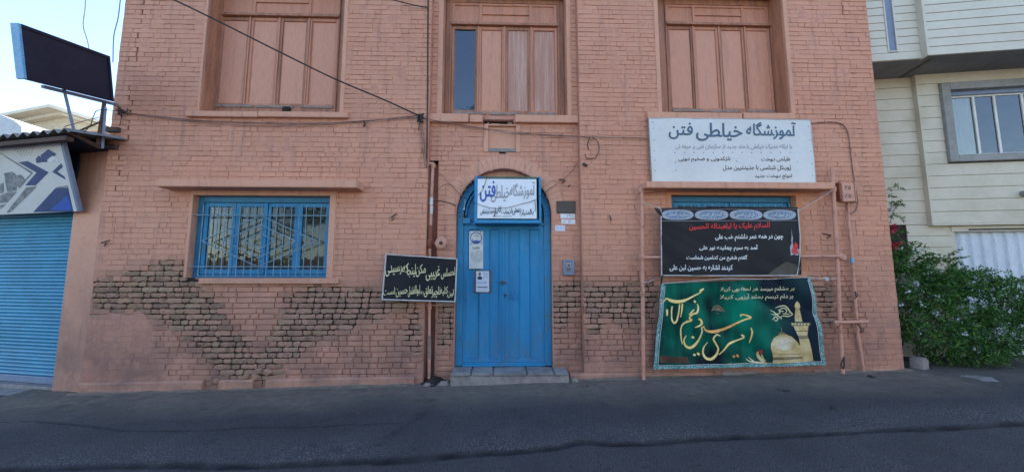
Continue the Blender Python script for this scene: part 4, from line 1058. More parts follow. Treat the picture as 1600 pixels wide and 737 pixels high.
adopt(MB().tube([gpz(661, 373), gpz(663, 379), gpz(663, 384)], [.006, .026, .02], 8).build('tap', M['pipe']), gas)
x_, z_ = P(690, 380, -.02)
m_ = MB(); m_.disc((x_, -.02, z_), .092, (0, 1, 0), .03, 28); m_.disc((x_, -.055, z_), .078, (0, 1, 0), .045, 28); adopt(m_.build('regulator_body', M['pipe'], bevel=.008, smooth=True), gas)
adopt(MB().disc((x_, -.085, z_), .026, (0, 1, 0), .03, 12).build('regulator_cap', M['rusty'], bevel=.003), gas)
adopt(MB().disc((x_, -.08, z_), .05, (0, 1, 0), .012, 18).build('regulator_ring', M['pipe']), gas)
adopt(MB().tube([gpz(671.6, 388), gpz(671.3, 400), gpz(670.8, 480), gpz(670.3, 597)], .022, 12).build('lower_pipe', M['pipe'], smooth=True), gas)
adopt(MB().tube([gpz(671, 475), gpz(671, 483)], .030, 10).build('coupling', M['pipe'], smooth=True), gas)
adopt(MB().tube([gpz(671, 524), gpz(670.9, 560)], .0235, 10).build('bare_patch', M['bare_wood'], smooth=True), gas)
for a, b in ((309, 320), (322, 334)): adopt(MB().tube([gpz(674.2, a), gpz(673.6, b)], .0255, 10, cap=False).build('paper_label', M['paper'], smooth=True), gas)
adopt(MB().tube([gpz(655, 477, .0), gpz(667, 476, .03), gpz(680, 477, .08), gpz(692, 474, .1)], .007, 6).build('clip', M['pipe']), gas)

# ------------------------------------------------------------------ rack of painted pipes on the right
rk = root('pipe_rack', (PX(1160, 585, -.12), -.12, gz(3.4)), 'salmon painted pipe rack standing against the wall behind the hung banners', 'pipe rack')
rz = lambda px, py, Y=-.1: (PX(px, py, Y), Y, PZ(px, py, Y))
adopt(MB().tube([rz(1003, 297), rz(1003.5, 402), rz(1005.5, 597)], .026, 12).build('post', M['pipe'], smooth=True), rk)
adopt(MB().tube([rz(1300, 261), rz(1304, 340), rz(1308, 402), rz(1312, 500), rz(1317, 586)], .026, 12).build('post', M['pipe'], smooth=True), rk)
adopt(MB().tube([rz(1325.5, 345, -.05), rz(1329, 372, -.05), rz(1335, 450, -.05), rz(1340, 520, -.05), rz(1350, 581, -.05)], .021, 12).build('post', M['pipe'], smooth=True), rk)
adopt(MB().tube([rz(1001, 402, -.135), rz(1318, 400, -.135)], .019, 12).build('rail', M['pipe'], smooth=True), rk)
adopt(MB().tube([rz(1303, 503.5, -.14), rz(1356, 502, -.14)], .022, 12).build('rail', M['pipe'], smooth=True), rk)
adopt(MB().tube([rz(1000, 299, -.1), rz(1040, 298, -.02)], .016, 10).build('stub', M['pipe'], smooth=True), rk)
adopt(MB().tube([rz(1256, 298, -.02), rz(1301, 297, -.1)], .014, 10).build('stub', M['pipe'], smooth=True), rk)
for px, py, Y in ((1002, 297, -.1), (1002.5, 402, -.115), (1004, 455, -.1), (1311, 400, -.115), (1306, 504, -.12), (1302, 296, -.1), (1343, 503, -.09), (1317, 402, -.12)):
    adopt(MB().tube([rz(px, py - 4, Y), rz(px, py + 4, Y)], .036, 10).build('joint', M['pipe'], bevel=.004), rk)
for pts in ([(1337, 462), (1336, 455), (1340, 460), (1336, 466)], [(1341, 506), (1346, 514), (1344, 519), (1349, 516)], [(1317, 560), (1314, 570), (1318, 576)], [(1003, 448), (1000, 453), (1008, 456)]):
    adopt(MB().tube([rz(a, b, -.125) for a, b in pts], .008, 6).build('rag_tie', M['black'] if pts[0][0] > 1100 else M['cable_pink']), rk)
adopt(MB().tube([rz(1331, 403, -.072), rz(1331.6, 411, -.072)], .0215, 10).build('blue_tape', M['sky_edge']), rk)
adopt(MB().tube([rz(1316, 556), rz(1316.5, 575)], .028, 10).build('rag_tie', M['black']), rk)
# ropes from banner to pipe
for a, b, lab in (((1301, 297), (1245, 331), 'white cord running from the right post down to the black banner corner'), ((1004, 316), (1036, 326), 'tan cord from the left post to the black banner corner'), ((1309, 435), (1266, 434), 'pale cord from the right post to the green banner top corner'), ((1022, 437), (1005, 441), 'thin cord from the left post to the green banner top corner')):
    thing_mesh(MB().tube([rz(*a, -.14), rz((a[0] + b[0]) / 2, (a[1] + b[1]) / 2 + 1, -.15), rz(*b, -.13)], .0045, 5), 'cord', M['hem'], lab, 'cord')
kn = MB(); x_, y_, z_ = rz(1290, 435, -.15)
for k in range(3): kn.tube([(x_ - .03 + .02 * k, y_, z_ + .02), (x_ + .01 * k, y_ - .02, z_ - .03), (x_ + .03, y_, z_ + .01 * k)], .007, 5)
thing_mesh(kn, 'rope_knot', M['hem'], 'pale rope knot between the green banner and the right post', 'knot')

# ------------------------------------------------------------------ white vinyl banner
YB = -.06
d1 = folds(3, .9, 1.2, .006, .004, .5); s1_ = surf_for(YB, d1)
wb = root('white_banner', (PX(1140, 286, YB), YB, PZ(1140, 286, YB)), 'white vinyl banner with slate title lettering above the right ledge', 'banner')
wc = [(1013, 184.5), (1266, 187.5), (1275, 286), (1018, 283.5)]
cloth('vinyl_sheet', wc, d1, M['white_vinyl'], wb, YB)
edge_tube([wc[0], wc[3]], s1_, .011, M['bare_wood'], wb, 'side_batten'); edge_tube([wc[1], wc[2]], s1_, .008, M['hem'], wb, 'side_batten'); edge_tube([wc[0], (1140, 185.5), wc[1]], s1_, .007, M['hem'], wb, 'top_hem')
z3 = lambda x, y: (980 + x / 4.21, 170 + y / 4.21)
def b3(x0, y0, x1, y1): return (*z3(x0, y0), *z3(x1, y1))
letter('آموزشگاه', b3(785, 88, 1108, 200), s1_, M['ink_navy'], wb, .028, .02)
letter('خیاطی', b3(455, 95, 757, 212), s1_, M['ink_navy'], wb, .028, .02)
letter('فتن', b3(275, 93, 430, 198), s1_, M['ink_navy'], wb, .028)
letter('با ارائه مدرک خیاطی با متد جدید از سازمان فنی و حرفه ای', b3(318, 232, 1083, 268), s1_, M['ink_grey'], wb, .022)
letter('طراحی دوخت', b3(884, 316, 1072, 350), s1_, M['ink_black'], wb, .016)
letter('نازکدوزی و ضخیم دوزی', b3(338, 314, 678, 352), s1_, M['ink_black'], wb, .016)
letter('ژورنال شناسی با جدیدترین مدل', b3(630, 370, 1076, 408), s1_, M['ink_black'], wb, .016)
letter('انواع دوخت جدید', b3(840, 428, 1083, 462), s1_, M['ink_black'], wb, .016)
dots = []
for x, y in [(168, 90), (172, 130), (175, 205), (178, 278), (181, 340), (183, 408), (1192, 118), (1200, 205), (1208, 280), (1213, 362), (1218, 440), (318, 350), (322, 405), (720, 345), (1118, 350)] + [(315 + k * 63, 288) for k in range(13)]:
    dots.append([z3(x - 4, y - 4), z3(x + 4, y - 4), z3(x + 4, y + 4), z3(x - 4, y + 4)])
printed('eyelet_mark', dots, s1_, M['ink_grey'], wb)

# ------------------------------------------------------------------ black banner on the right
YK = -.175
d2 = folds(9, 1.2, 1.3, .012, .009, -.5); s2_ = surf_for(YK, d2)
kb = root('black_banner', (PX(1142, 430, YK), YK, PZ(1142, 430, YK)), 'black mourning banner with red heading and white lines, hung below the right ledge', 'banner')
kc = [(1033, 326), (1247, 325), (1253, 429), (1034, 430)]
cloth('banner_sheet', kc, d2, M['black_vinyl'], kb, YK)
for q in ([kc[0], kc[3]], [kc[1], (1250, 370), (1250, 400), (1246, 429)], [kc[3], (1140, 430.5), (1246, 430)]): edge_tube(q, s2_, .008, M['hem'], kb, 'hem')
edge_tube([kc[0], (1140, 324), kc[1]], s2_, .012, M['black'], kb, 'top_rod')
adopt(MB().tube([s2_(1024, 325, 0), s2_(1029, 329, 0), s2_(1034, 337, 0)], [.014, .03, .012], 8).build('corner_knot', M['black']), kb)
adopt(MB().tube([s2_(1036, 428, 0), s2_(1034, 436, 0), s2_(1033, 444, 0)], [.012, .016, .006], 8).build('corner_tie', M['black']), kb)
z4 = lambda x, y: (980 + x / 4.444, 300 + y / 4.444)
def b4(x0, y0, x1, y1): return (*z4(x0, y0), *z4(x1, y1))
med = M['ink_grey']; mb_ = pm('blue_grey_medallion_print', (.10, .16, .26), (.25, .32, .42), .5, 60, .45, .6, 0); mp_ = pm('pale_medallion_print', (.38, .42, .48), (.20, .26, .34), .5, 70, .45, .58, 0)
for k, (a, b) in enumerate(((236, 462), (470, 702), (710, 942), (948, 1175))):
    cy = 158; hw = (b - a) / 2; cx = (a + b) / 2
    def oval(sx, sy, n=24): return [z4(cx + hw * sx * (abs(math.cos(t)) ** .7) * math.copysign(1, math.cos(t)), cy + 36 * sy * (abs(math.sin(t)) ** .8) * math.copysign(1, math.sin(t))) for t in [2 * math.pi * i / n for i in range(n)]]
    printed('medallion', [oval(1, .95)], s2_, mp_, kb, .002); printed('medallion_centre', [oval(.72, .72)], s2_, mb_, kb, .003)
    letter(('بسم رب الحسین', 'السلام علی الحسین', 'و علی علی بن الحسین', 'و علی اصحاب الحسین')[k], b4(cx - hw * .62, cy - 16, cx + hw * .62, cy + 17), s2_, M['ink_white'], kb, .004, 0, .004)
printed('band_line', [[z4(236, 199), z4(1185, 195), z4(1185, 197.5), z4(236, 201.5)], [z4(236, 120), z4(1180, 118), z4(1180, 120), z4(236, 122)]], s2_, M['ink_grey'], kb)
letter('السلام علیک یا اباعبداله الحسین', b4(432, 215, 990, 268), s2_, M['ink_red'], kb, .035, -.02)
letter('چون در همه عمر داشتم خب علی', b4(614, 290, 1084, 338), s2_, M['ink_white'], kb, .034, -.012)
letter('آمد به سرم چهارده نور علی', b4(504, 366, 907, 410), s2_, M['ink_white'], kb, .034)
letter('گفتم شفیع من کدامین شماست', b4(410, 436, 835, 478), s2_, M['ink_white'], kb, .034)
letter('کردند اشاره به حسین ابن علی', b4(295, 504, 735, 548), s2_, M['ink_white'], kb, .034)
printed('flame', [[z4(1140, 250), z4(1146, 300), z4(1152, 320), z4(1148, 350), z4(1140, 345), z4(1142, 300)], [z4(1135, 440), z4(1132, 380), z4(1150, 340), z4(1155, 385), z4(1165, 430)], [z4(1165, 440), z4(1185, 390), z4(1197, 400), z4(1192, 436)]], s2_, M['ink_grey'], kb)
printed('flame_red', [[z4(1140, 410), z4(1168, 345), z4(1190, 372), z4(1180, 395), z4(1192, 430), z4(1162, 400), z4(1145, 425)]], s2_, M['ink_red'], kb, .004)
printed('corner_patch', [[z4(975, 572), z4(1105, 480), z4(1108, 520), z4(1210, 520), z4(1190, 570)]], s2_, pm('dull_brown_print', (.06, .055, .045), (.04, .038, .035), .5, 12, bump=0), kb)

# ------------------------------------------------------------------ green banner
YG = -.16
d3 = folds(17, 1.2, 1.3, .032, .02, -.75); s3_ = surf_for(YG, d3)
gb = root('green_banner', (PX(1157, 577, YG), YG, PZ(1157, 577, YG)), 'green banner with gold calligraphy, dome and minaret print hung lowest on the rack', 'banner')
def green_m():
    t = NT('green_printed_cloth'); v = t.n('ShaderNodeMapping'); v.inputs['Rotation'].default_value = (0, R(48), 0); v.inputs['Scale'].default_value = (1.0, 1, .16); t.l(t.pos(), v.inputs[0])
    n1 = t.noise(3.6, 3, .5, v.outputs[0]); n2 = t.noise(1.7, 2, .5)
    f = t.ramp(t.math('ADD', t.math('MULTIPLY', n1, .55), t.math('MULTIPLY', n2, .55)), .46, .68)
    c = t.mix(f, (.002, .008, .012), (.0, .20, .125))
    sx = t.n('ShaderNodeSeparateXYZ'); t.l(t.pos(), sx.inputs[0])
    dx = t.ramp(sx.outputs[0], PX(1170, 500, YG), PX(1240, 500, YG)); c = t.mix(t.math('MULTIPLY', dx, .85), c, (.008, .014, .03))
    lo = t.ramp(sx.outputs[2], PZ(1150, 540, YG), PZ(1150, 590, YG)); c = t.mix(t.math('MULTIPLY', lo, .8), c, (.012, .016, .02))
    t.bump(t.noise(30, 3), .002); return t.out(c, .7, 0, .12)
gc = [(1034, 443), (1268, 433), (1292, 570), (1022, 577)]
def dgreen(x, z):   # extra gather where the top edge is pinned in the middle
    k = abs(x - PX(1137, 440, YG)); return d3(x, z) - .02 * math.exp(-(k / .12) ** 2) * max(0, 1 - (PZ(1137, 436, YG) - z) / .5)
s3_ = surf_for(YG, dgreen)
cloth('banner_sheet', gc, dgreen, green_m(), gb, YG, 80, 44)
z5 = lambda x, y: (990 + x / 4.094, 420 + y / 4.094)
def seg(a, b, w_, n=24):
    (x0, y0), (x1, y1) = a, b; l_ = math.hypot(x1 - x0, y1 - y0); nx_, ny_ = -(y1 - y0) / l_ * w_, (x1 - x0) / l_ * w_
    return [[(x0 + (x1 - x0) * i / n, y0 + (y1 - y0) * i / n), (x0 + (x1 - x0) * (i + 1) / n, y0 + (y1 - y0) * (i + 1) / n), (x0 + (x1 - x0) * (i + 1) / n + nx_, y0 + (y1 - y0) * (i + 1) / n + ny_), (x0 + (x1 - x0) * i / n + nx_, y0 + (y1 - y0) * i / n + ny_)] for i in range(n)]
printed('border', seg(gc[0], gc[3], -5) + seg(gc[1], gc[2], 4.5) + seg(gc[3], gc[2], -4.5), s3_, M['border'], gb, .002)
printed('border_line', seg((1039.5, 446), (1028.5, 571.5), -.7) + seg((1263.5, 437), (1285.5, 565), .7) + seg((1028.5, 571.5), (1285.5, 565), -.7), s3_, M['ink_white'], gb, .003)
G = [
 [(452, 126, 10), (432, 138, 15), (425, 152, 8), (395, 168, 9), (350, 192, 12), (300, 208, 20), (250, 205, 20), (212, 188, 8), (205, 200, 8), (186, 220, 3)],
 [(218, 258, 12), (218, 275, 14), (216, 300, 8)],
 [(312, 222, 9), (308, 260, 8), (302, 308, 4)],
 [(252, 238, 10), (247, 290, 8), (247, 325, 10), (262, 345, 12), (282, 322, 10), (292, 262, 8), (295, 225, 8)],
 [(388, 202, 12), (398, 214, 12)],
 [(408, 222, 6), (414, 250, 12), (402, 278, 14), (375, 285, 10), (352, 292, 8), (372, 268, 8), (385, 258, 4)],
 [(374, 290, 6), (352, 310, 9), (366, 326, 12), (340, 336, 14), (318, 352, 10), (303, 385, 8), (306, 430, 10), (316, 482, 5)],
 [(410, 318, 8), (428, 326, 14), (432, 350, 14), (408, 366, 10), (390, 372, 5)],
 [(684, 304, 5), (682, 292, 8), (706, 292, 9), (740, 308, 11), (705, 322, 10), (660, 345, 12)],
 [(450, 368, 9), (432, 376, 8), (436, 400, 8), (420, 455, 13), (396, 488, 18), (365, 504, 17), (335, 490, 13), (326, 455, 9), (340, 425, 5)],
 [(375, 432, 14), (390, 442, 14)],
 [(740, 374, 6), (748, 400, 11), (744, 440, 10), (738, 472, 4)],
 [(704, 428, 5), (688, 420, 10), (700, 436, 10), (668, 452, 9), (640, 464, 12), (605, 482, 13), (578, 515, 9), (550, 548, 5)],
 [(560, 430, 5), (535, 420, 9), (512, 445, 11), (530, 480, 10), (544, 510, 10), (535, 548, 14), (505, 576, 17), (470, 572, 16), (452, 540, 12), (458, 500, 9), (478, 468, 4)],
 [(386, 548, 14), (402, 552, 14)], [(412, 538, 14), (428, 550, 14)],
]
pen(G, s3_, M['gold'], gb, conv=z5, off=.004)
pen([[(660, 345, 12), (620, 368, 14), (570, 390, 18), (520, 400, 20), (470, 396, 14), (450, 380, 9), (448, 368, 7)], [(632, 552, 14), (646, 562, 14)], [(656, 546, 14), (672, 562, 12)]], s3_, M['gold_orange'], gb, conv=z5, off=.0045)
letter('بر مشامم میرسد هر لحظه بوی کربلا', (*z5(552, 112), *z5(1026, 150)), s3_, M['ink_cream'], gb, .012, -.01)
letter('بر دلم ترسم بماند آرزوی کربلا', (*z5(556, 158), *z5(1028, 200)), s3_, M['ink_cream'], gb, .012, -.01)
pen([[(505, 270, 3), (520, 245, 7), (545, 235, 6), (565, 250, 7), (585, 268, 4)], [(510, 262, 5), (545, 262, 9), (580, 272, 4)], [(525, 252, 4), (545, 250, 8), (560, 262, 6)], [(535, 284, 3), (550, 284, 3)]], s3_, M['dome_dark'], gb, conv=z5)
pen([[(880, 322, 4), (905, 305, 7), (925, 318, 6), (905, 330, 5), (890, 318, 4)], [(872, 262, 2), (900, 275, 6), (930, 300, 8), (955, 320, 6)], [(870, 285, 2), (905, 292, 6), (940, 282, 8), (935, 262, 7), (960, 250, 7), (985, 262, 7), (980, 285, 6), (960, 285, 5)],
     [(905, 250, 3), (930, 240, 7), (965, 235, 8), (990, 250, 8), (1010, 275, 9), (1028, 292, 6), (1000, 304, 8), (970, 300, 7), (950, 306, 5)], [(925, 262, 5), (950, 270, 6), (965, 270, 5)], [(985, 290, 5), (1008, 288, 6)]], s3_, M['ink_cream'], gb, conv=z5)
# dome and minaret print
def ell(cx, cy, rx, ry, a0, a1, n=16): return [z5(cx + rx * math.cos(R(a0 + (a1 - a0) * i / n)), cy - ry * math.sin(R(a0 + (a1 - a0) * i / n))) for i in range(n + 1)]
printed('dome', [[z5(884, 542), z5(872, 505), z5(875, 475), z5(900, 440), z5(935, 420), z5(975, 416), z5(1010, 432), z5(1045, 465), z5(1072, 505), z5(1075, 545)]], s3_, M['dome'], gb, .003)
printed('dome_light', [[z5(905, 500), z5(915, 455), z5(945, 432), z5(990, 436), z5(1020, 462), z5(1010, 510), z5(960, 520)]], s3_, pm('pale_gold_print', (.66, .58, .42), (.50, .42, .27), .45, 9, .4, .65, bump=0), gb, .0036)
printed('dome_drum', [[z5(884, 544), z5(1078, 548), z5(1085, 560), z5(888, 562)], [z5(890, 580), z5(1085, 572), z5(1088, 592), z5(892, 606)]], s3_, M['dome'], gb, .0032)
printed('dome_band', [[z5(886, 561), z5(1084, 559), z5(1086, 574), z5(890, 582)], [z5(925, 420), z5(935, 405), z5(960, 404), z5(975, 416)], [z5(942, 405), z5(943, 370), z5(947, 370), z5(948, 405)]] , s3_, M['dome_dark'], gb, .0045)
printed('minaret', [[z5(1044, 255), z5(1035, 240), z5(1040, 222), z5(1055, 205), z5(1072, 222), z5(1076, 242), z5(1068, 255)], [z5(1042, 256), z5(1070, 256), z5(1088, 338), z5(1044, 338)], [z5(1030, 362), z5(1122, 360), z5(1112, 425), z5(1050, 425)], [z5(1056, 445), z5(1120, 445), z5(1156, 588), z5(1078, 596)]], s3_, M['dome'], gb, .0035)
printed('minaret_band', [[z5(1016, 345), z5(1132, 342), z5(1130, 362), z5(1020, 366)], [z5(1052, 425), z5(1114, 425), z5(1120, 446), z5(1056, 446)], [z5(1040, 395), z5(1118, 392), z5(1117, 398), z5(1041, 401)]], s3_, M['dome_dark'], gb, .0045)
printed('minaret_rail', [[z5(1022 + k * 18, 348), z5(1032 + k * 18, 347), z5(1032 + k * 18, 357), z5(1022 + k * 18, 358)] for k in range(6)], s3_, M['ink_cream'], gb, .006)
pen([[(722, 572, 3), (745, 590, 8), (790, 596, 10), (830, 600, 8), (858, 612, 3)], [(740, 562, 3), (765, 585, 7), (790, 598, 4)]], s3_, M['ink_cream'], gb, conv=z5)
pen([[(800, 528, 8), (800, 550, 18), (815, 575, 22), (840, 598, 12), (860, 612, 3)], [(822, 545, 6), (832, 572, 10), (850, 590, 5)]], s3_, M['dome'], gb, conv=z5, off=.004)
pen([[(806, 520, 10), (818, 528, 14), (814, 540, 12)]], s3_, M['ink_red'], gb, conv=z5, off=.005)
printed('brown_patch', [[z5(172, 556), z5(345, 562), z5(360, 600), z5(172, 600)]], s3_, pm('faded_brown_print', (.09, .04, .025), (.04, .025, .02), .5, 8, bump=0), gb)
letter('یا حسین', (*z5(675, 595), *z5(728, 612)), s3_, M['ink_cream'], gb, .01); letter('شهید', (*z5(598, 595), *z5(626, 614)), s3_, M['ink_cream'], gb, .01)
edge_tube([(1036, 439), gc[0]], s3_, .01, M['black'], gb, 'corner_tie')
edge_tube([gc[0], (1080, 439.5), (1136, 435), (1200, 436), gc[1]], s3_, .006, M['hem'], gb, 'top_hem')

# ------------------------------------------------------------------ black nastaliq banner left of the door
YN = -.16
d4 = folds(23, 1.0, 1.2, .008, .006, .2); s4_ = surf_for(YN, d4)
nb = root('black_poetry_banner', (PX(655, 470, YN), YN, PZ(655, 470, YN)), 'small black banner with two cream calligraphic lines hung across the gas pipe', 'banner')
nc = [(603.5, 397), (714, 404.5), (711, 471), (597, 467.5)]
cloth('banner_sheet', nc, d4, M['black_vinyl'], nb, YN, 40, 24)
for i in range(4): edge_tube([nc[i], nc[(i + 1) % 4]], s4_, .009, M['hem'], nb, 'hem')
z6 = lambda x, y: (580 + x / 3.07, 380 + y / 3.07)
for t_, q in (('احساس', (335, 118, 402, 168)), ('غریبی', (262, 112, 330, 176)), ('مکن', (214, 100, 262, 158)), ('اینجا', (172, 102, 214, 162)), ('که', (148, 96, 180, 140)), ('رسیدی', (68, 104, 146, 154)),
              ('این', (366, 222, 396, 258)), ('کلبه', (330, 208, 368, 250)), ('ناچیز', (290, 208, 332, 262)), ('تعلق', (254, 204, 294, 256)), ('به', (236, 228, 252, 250)), ('ابوالفضل', (176, 202, 234, 254)), ('حسین', (118, 214, 174, 256)), ('است', (58, 214, 114, 246))):
    letter(t_, (*z6(q[0], q[1]), *z6(q[2], q[3])), s4_, M['ink_cream'], nb, .010, -.14, .003)

# ------------------------------------------------------------------ electric box with numbers and its cable
eb = root('electric_box', (PX(1325, 315), 0, PZ(1325, 315)), 'salmon painted electric box with two rows of dark figures beside the right ledge', 'electric box')
a, c = P(1316, 315, -.06); b, d = P(1333, 286, -.06)
adopt(MB().box(a, b, -.075, .0, c, d).build('box', M['pipe'], bevel=.008, seg=2), eb)
adopt(MB().box(b, b + .012, -.085, .0, c - .01, d + .01).build('lid_edge', M['pipe'], bevel=.003), eb); adopt(MB().box(a - .035, a - .004, -.07, .0, c + .02, d + .012).build('side_cover', M['rust'], bevel=.004), eb)
es = surf_for(-.075, flat); letter('۲۵', (1320.5, 290, 1329, 296), es, M['ink_black'], eb, .02); letter('۸۵', (1320.5, 303, 1329.5, 309), es, M['ink_black'], eb, .02)
cb = root('wall_cable', (PX(1340, 330), -.01, PZ(1340, 330)), 'thin painted cable curving over the brick from the white banner to the electric box', 'cable')
pts = catmull([(*P(a, b, -.014), 0) for a, b in ((1268, 193), (1285, 191), (1305, 191), (1318, 196), (1325, 208), (1328, 230), (1333, 270), (1338, 300), (1340, 318), (1336, 330), (1328, 333), (1323, 325), (1323, 316))], 5)
adopt(MB().tube([(p[0], -.014, p[1]) for p in pts], .0075, 6).build('strand', M['cable_pink'], smooth=True), cb)
adopt(MB().tube([rz(1326, 316, -.03), rz(1325.5, 330, -.03), rz(1326, 345, -.05)], .012, 8).build('conduit', M['pipe']), cb)

# ------------------------------------------------------------------ cables along the facade
def wire(name, pts, r, mat, label, cat='cable', n=6, extra=()):
    p0 = Vector(pts[len(pts) // 2]); r_ = root(name, p0, label, cat)
    c = catmull([tuple(p) for p in pts], n); adopt(MB().tube(c, r, 6).build('strand', mat, smooth=True), r_)
    for e in extra: adopt(MB().tube(catmull([tuple(p) for p in e[0]], 4), e[1], 6).build('strand', e[2]), r_)
    return r_
W = lambda px, py, Y=-.03: (PX(px, py, Y), Y, PZ(px, py, Y))
wire('overhead_cable', [W(255, -8, -.7), W(330, 28, -.6), W(430, 78, -.45), W(520, 122, -.3), W(600, 156, -.15), W(657, 182, -.05)], .011, M['black'], 'thick dark cable slanting down from the upper left to the knot by the gas pipe')
wire('wall_wire', [W(188, 176), W(240, 181), W(310, 188), (PX(400, 193), -.03, PZ(400, 193)), W(480, 193), W(560, 190), W(620, 184), W(657, 180)], .008, M['cable_pink'], 'slack grey wire sagging along the bricks under the upper left window', extra=(([W(188, 174, -.04), W(300, 190, -.035), W(430, 197, -.04), W(560, 189, -.04), W(656, 183, -.04)], .005, M['cable_pink']), ([W(568, 188), W(570, 193), W(568, 198)], .014, M['rusty'])))
kn = MB(); random.seed(3)
for k in range(9):
    c0 = Vector(W(657, 183, -.05)); pts = [c0 + Vector((random.uniform(-.05, .05), random.uniform(-.03, .02), random.uniform(-.08, .05))) for _ in range(4)]; kn.tube(catmull([tuple(p) for p in pts], 3), .008, 5)
kn.tube([W(656, 186), W(655, 196), W(654, 204)], .006, 5)
thing_mesh(kn, 'cable_knot', M['black'], 'dark bundle of tied cables on the pier edge above the gas pipe', 'cable knot')
kn = MB()
for k in range(9):
    c0 = Vector(W(191, 174, -.05)); pts = [c0 + Vector((random.uniform(-.07, .07), random.uniform(-.03, .02), random.uniform(-.07, .06))) for _ in range(4)]; kn.tube(catmull([tuple(p) for p in pts], 3), .007, 5)
kn.tube([W(190, 178), W(189, 188), W(187, 197)], .005, 5)
thing_mesh(kn, 'cable_knot', M['rusty'], 'tangle of old wire on the left corner of the building beside the dark signboard', 'cable knot')
wire('edge_conduit', [W(669, -6, -.005), W(668.5, 60, -.005), W(668, 150, -.005), W(667, 250, .0), W(666.5, 262, .02)], .012, M['rusty'], 'dark vertical cable down the edge of the left pier', extra=(([W(658, 190), W(662, 215), W(664, 240), W(668, 262)], .008, M['cable_pink']), ([W(657, 190), W(660, 225), W(664, 262)], .005, M['cable_pink'])))
wire('overhead_cable', [W(596, -6, -.15), W(625, 3, -.1), W(650, 9, -.05), W(668, 12, -.02)], .008, M['black'], 'short dark cable entering from the top edge between left and centre windows')
wire('wall_wire', [W(660, 184, -.03), W(700, 192, .08), W(760, 201, .09), W(800, 208, .09), W(850, 210, .09), W(905, 213, -.02), W(925, 214), W(980, 215), W(1013, 216)], .006, M['cable_pink'], 'thin wire running right across the small niche above the arch to the white banner', extra=(([W(720, 199, .08), W(790, 204, .09), W(860, 212, .09), W(925, 214)], .004, M['cable_pink']), ([W(925, 214), W(934, 222), W(936, 236), W(930, 246), W(917, 247), W(914, 240)], .006, M['rusty']), ([W(922, 214), W(918, 226), W(920, 234)], .008, M['rusty']), ([W(877, 209, .08), W(880, 212, .08), W(874, 212, .08)], .006, M['rusty'])))
wire('wall_wire', [W(668, 255, .08), W(690, 274, .09), W(715, 300, .09), W(724, 308, .1)], .0045, M['cable_pink'], 'thin wire slanting from the top of the gas pipe to the blue arch', extra=(([W(678, 314, .09), W(690, 314, .1), W(706, 318, .1), W(712, 322, .1)], .006, M['black']),))
wire('wall_wire', [W(912, 238, .0), W(900, 258, .09), W(889, 272, .1), W(866, 290, .09), W(842, 308, .0)], .004, M['cable_pink'], 'thin wire slanting from the right pier down to the sign over the door')
mb = MB(); mb.tube([W(912, 256, -.01), W(916, 259, -.06)], .022, 10); thing_mesh(mb, 'bell_push', M['rusty'], 'small round dark bell on the right pier edge level with the arch top', 'bell')

# ------------------------------------------------------------------ left: shop with roller shutter
FL = Frame(XL, .05, R(-13))
def kid(mb, name, mat, par, **k):
    o = mb.build(name, mat, None, **k); o.parent = par; return o
shop = empty('shop_building', FL.o, R(-13), 'low shop with salmon plaster pier, blue roller shutter and corrugated roof at the left edge', 'building')
upr = FL.P(92, 500)[0]; u0 = -4.0
zthr = FL.P(40, 603, .0)[1]; ztopS = FL.P(60, 300, .1)[1]
kid(MB().box(upr, -.02, 0, .6, -.4, 3.55), 'plaster_pier', M['plaster'], shop, bevel=.03, seg=2)
kid(MB().box(u0, -.02, .6, 5, -.4, 3.35).box(u0, upr, .1, .6, ztopS, 3.35), 'wall', M['plaster'], shop)
kid(MB().box(u0, upr - .002, .02, .6, zthr - .4, zthr).box(u0, upr - .01, -.22, .019, zthr - .4, zthr - .05), 'threshold', M['cement'], shop, bevel=.01)
shu = empty('roller_shutter', (0, 0, 0), parent=shop)
PIT = .052; n = int((ztopS - zthr) / PIT) + 1; m_ = MB()
pr = [(0, 0), (-.014, .010), (-.018, .024), (-.012, .038), (0, .046), (.004, .052)]
for (ya, za), (yb, zb_) in zip(pr, pr[1:]): m_.face(((u0, ya, za), (upr, ya, za), (upr, yb, zb_), (u0, yb, zb_)))
sm = bpy.data.meshes.new('slat'); sm.from_pydata(m_.v, [], m_.f); sm.materials.append(M['shutter'])
for k in range(n): o = link('slat', sm, shu); o.location = (0, .16 + random.uniform(-.0035, .0035), zthr + .10 + k * PIT); o.rotation_euler = (random.uniform(-.06, .06), random.uniform(-.0012, .0012), 0)
kid(MB().box(u0, upr, .12, .19, zthr + .002, zthr + .10), 'bottom_bar', M['blue_trim'], shu, bevel=.01)
kid(MB().box(upr - .05, upr - .003, .04, .2, zthr + .002, ztopS), 'guide_rail', M['blue_worn'], shu, bevel=.003)
# corrugated roof edge
m_ = MB(); nn = 150; L0, L1 = -4.2, .28
def roofp(i, j): 
    u = L0 + (L1 - L0) * i / nn; w_ = .028 * math.cos(u * 2 * math.pi / .18); y = -.62 + j * 3.2
    zz = FL.P(0, 216, -.62)[1] + .03 + j * .55; return (u, y, zz + w_)
for i in range(nn):
    for j in range(1): m_.face((roofp(i, j), roofp(i + 1, j), roofp(i + 1, j + 1), roofp(i, j + 1)))
    a, b = roofp(i, 0), roofp(i + 1, 0); m_.face(((a[0], a[1], a[2] - .012), (b[0], b[1], b[2] - .012), b, a))
kid(m_, 'corrugated_roof', M['corr'], shop, smooth=True)
zr = FL.P(0, 216, -.62)[1]
kid(MB().box(L0, .15, -.58, -.50, zr - .085, zr - .03).box(L0, .15, .0, .06, zr - .0, zr + .06), 'roof_beam', M['rusty'], shop)
kid(MB().box(L0, .1, -.52, .6, zr - .03, zr - .012), 'roof_soffit', M['navy_steel'], shop)
